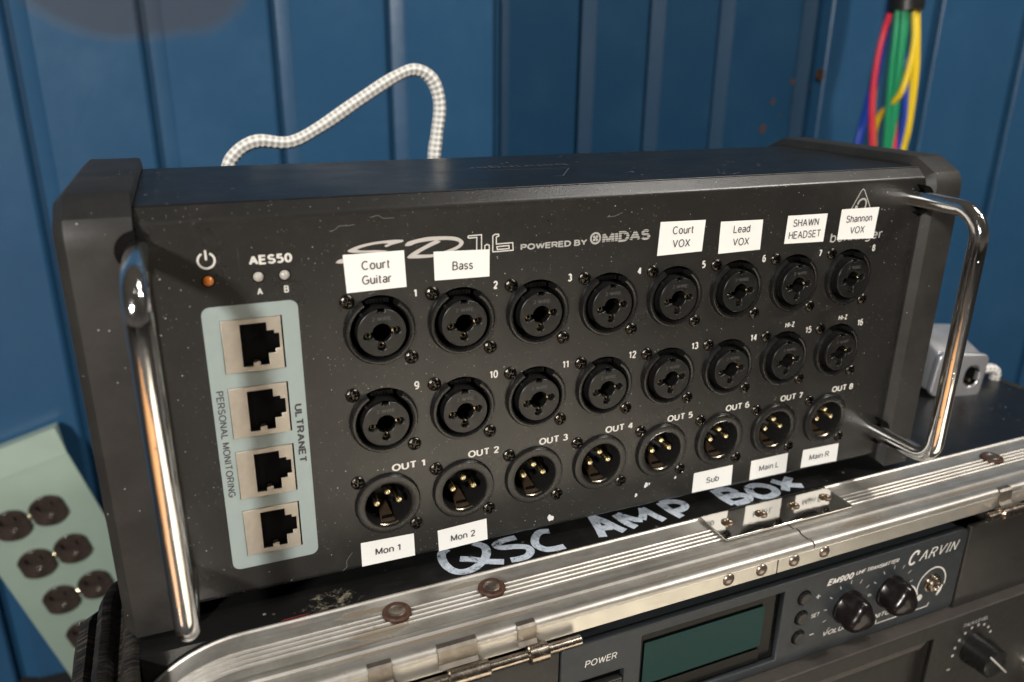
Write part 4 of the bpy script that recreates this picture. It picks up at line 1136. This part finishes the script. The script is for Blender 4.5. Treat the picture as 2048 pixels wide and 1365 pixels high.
# maker's triangle and name, mostly under the label
tri = [(198.0, 24.0), (197.2, 24.9), (203.6, 36.6), (204.4, 37.3), (205.3, 36.7), (212.6, 24.9), (212.0, 24.0)]
sa('triangle_logo', stroke_mesh([[(p[0], p[1]) for p in tri]], .42, -.04, closed=True), MT['grey_ink'])
ear = [(202.6, 31.0), (203.6, 32.6), (205.4, 33.2), (206.9, 32.4), (207.2, 30.4), (206.4, 28.0), (205.0, 27.0)]
sa('ear_logo', join(stroke_mesh([[(p.x, p.y) for p in smooth_path([(a, b, 0) for a, b in ear], 4)]], .8, -.04), plate([circ(202.2, 29.9, .8, 12)], .02, -.03)), MT['grey_ink'])
text('lettering', 'behringer', 4.1, 204.9, 18.0, -.04, MT['grey_ink'], sb, .15, 1.06, .04, 0, 1.05, fit=28.6)
# name labels --------------------------------------------------------------
LB = [('Court\nGuitar', [(-10.8, 26.6), (9.3, 26.6), (9.8, 14.1), (-10.2, 13.8)], [(-.4, 22.6), (-.2, 17.7)]),
      ('Bass', [(19.4, 25.3), (39.4, 24.6), (39.4, 15.0), (19.6, 15.3)], [(29.6, 19.8)]),
      ('Court\nVOX', [(107.5, 29.7), (127.6, 29.3), (127.1, 17.1), (107.0, 16.8)], [(117.6, 26.1), (117.3, 21.0)]),
      ('Lead\nVOX', [(134.7, 28.1), (154.8, 27.7), (155.0, 15.6), (134.9, 15.4)], [(144.9, 24.6), (145.1, 19.6)]),
      ('SHAWN\nHEADSET', [(167.1, 28.4), (187.3, 28.2), (187.0, 16.5), (166.8, 17.0)], [(176.6, 25.2), (176.6, 20.3)]),
      ('Shannon\nVOX', [(194.6, 29.4), (214.9, 29.3), (214.4, 16.0), (194.4, 16.7)], [(204.7, 25.1), (204.5, 20.3)]),
      ('Mon 1', [(-10.8, -81.4), (9.2, -81.9), (9.4, -91.6), (-10.8, -91.5)], [(-.9, -86.4)]),
      ('Mon 2', [(18.5, -83.0), (38.3, -82.1), (38.8, -91.6), (18.9, -92.2)], [(28.6, -87.4)]),
      ('Sub', [(134.0, -81.5), (154.3, -81.3), (154.6, -91.2), (133.9, -91.1)], [(144.1, -86.3)]),
      ('Main L', [(164.3, -81.4), (184.7, -81.1), (185.0, -91.1), (164.5, -91.1)], [(174.5, -86.0)]),
      ('Main R', [(193.5, -81.4), (214.4, -81.6), (214.8, -91.0), (193.4, -90.6)], [(203.5, -85.9)])]
for k, (s, q, cs) in enumerate(LB):
    cx = sum(p[0] for p in q) / 4; cz = sum(p[1] for p in q) / 4
    n = 8; v = []; f = []
    rng = random.Random(k)
    cw = rng.uniform(.10, .22) * (1 if k < 6 else .7)
    for j in range(n + 1):
        for i in range(n + 1):
            u, w = i / n, j / n
            a = Vector(q[3]).lerp(Vector(q[2]), u); b = Vector(q[0]).lerp(Vector(q[1]), u); p = a.lerp(b, w)
            lift = .08 + .25 * cw * max(0, u - .75) * max(0, (w if k % 2 else 1 - w) - .5) * 8
            if cz < -80: lift = max(lift, 0) + (0.0)
            yb = 0 if p.y > -90.5 else .25
            v.append((p.x - cx, -lift, p.y - cz))
    nb = len(v)
    for j in range(n):
        for i in range(n): f.append((j * (n + 1) + i, j * (n + 1) + i + 1, (j + 1) * (n + 1) + i + 1, (j + 1) * (n + 1) + i))
    me = mesh(v, f)
    st = obj('name_label', me, MT['paper'], sb, (cx, 0, cz), 'white sticker printed ' + s.replace('\n', ' '))
    sol = st.modifiers.new('thick', 'SOLIDIFY'); sol.thickness = .06 * MM; sol.offset = -1
    ang = math.atan2(q[1][1] - q[0][1], q[1][0] - q[0][0]) * .7
    for line, (tx, tz) in zip(s.split('\n'), cs):
        hh = 3.1 if k < 6 else 2.9
        fw = {'Court': 9.2, 'Guitar': 9.7, 'Bass': 7.4, 'VOX': 7.8, 'Lead': 7.9, 'SHAWN': 13.0, 'HEADSET': 16.2, 'Shannon': 14.0, 'Mon 1': 9.4, 'Mon 2': 9.8, 'Sub': 6.7, 'Main L': 10.8, 'Main R': 11.6}[line]
        text('lettering', line, hh, tx, tz, -.26, MT['label_ink'], st, .12, 1, 0, ang, fit=fw)
# flecks of white paint and hair scratches on the panel
for x, z, r in ((65.9, -88.2, 1.5), (105.5, -86.2, .75), (110.1, -82.3, 1.1), (111.6, -82.0, .5), (124.5, -81.6, .6)):
    sa('paint_fleck', plate([blob(x, z, r * .85, r, 16, int(x), .35)], .06, -.07), MT['white_fleck'])
rng = random.Random(21)
scr_ = [[(-14.5, 34.5), (-12.8, 34.9), (-11.2, 36.0), (-8.6, 35.9), (-6.4, 36.2)], [(-1.5, 38.0), (1.2, 38.6), (3.0, 37.6), (6.5, 37.5)], [(84.5, 33.0), (88, 33.2), (91.0, 34.3)], [(-3, 12.8), (-1, 13.4)],
        [(-14, -84.5), (-16.2, -87.5), (-16.4, -90.0), (-18, -91.5)]]
sa('hairline_scratch', stroke_mesh([[(p.x, p.y) for p in smooth_path([(a, b, 0) for a, b in s_], 4)] for s_ in scr_], .16, -.05), simple('scratch_grey', (0.17, 0.16, 0.15), .6))
# faint maker's mark on the lid
sa('lid_logo', join(stroke_mesh([[(55.9, 46.4), (90.5, 44.2), (78.5, 24.5), (76.5, 24.0), (74.5, 24.6)], ], .5, 44.78, flat=True)), MT['faint_ink'])
text('lettering', 'behringer', 6.0, 72.5, 44.80, 54.5, MT['faint_ink'], sb, 0, 1.2, 0, PI, 1.1, flat=True, fit=44)
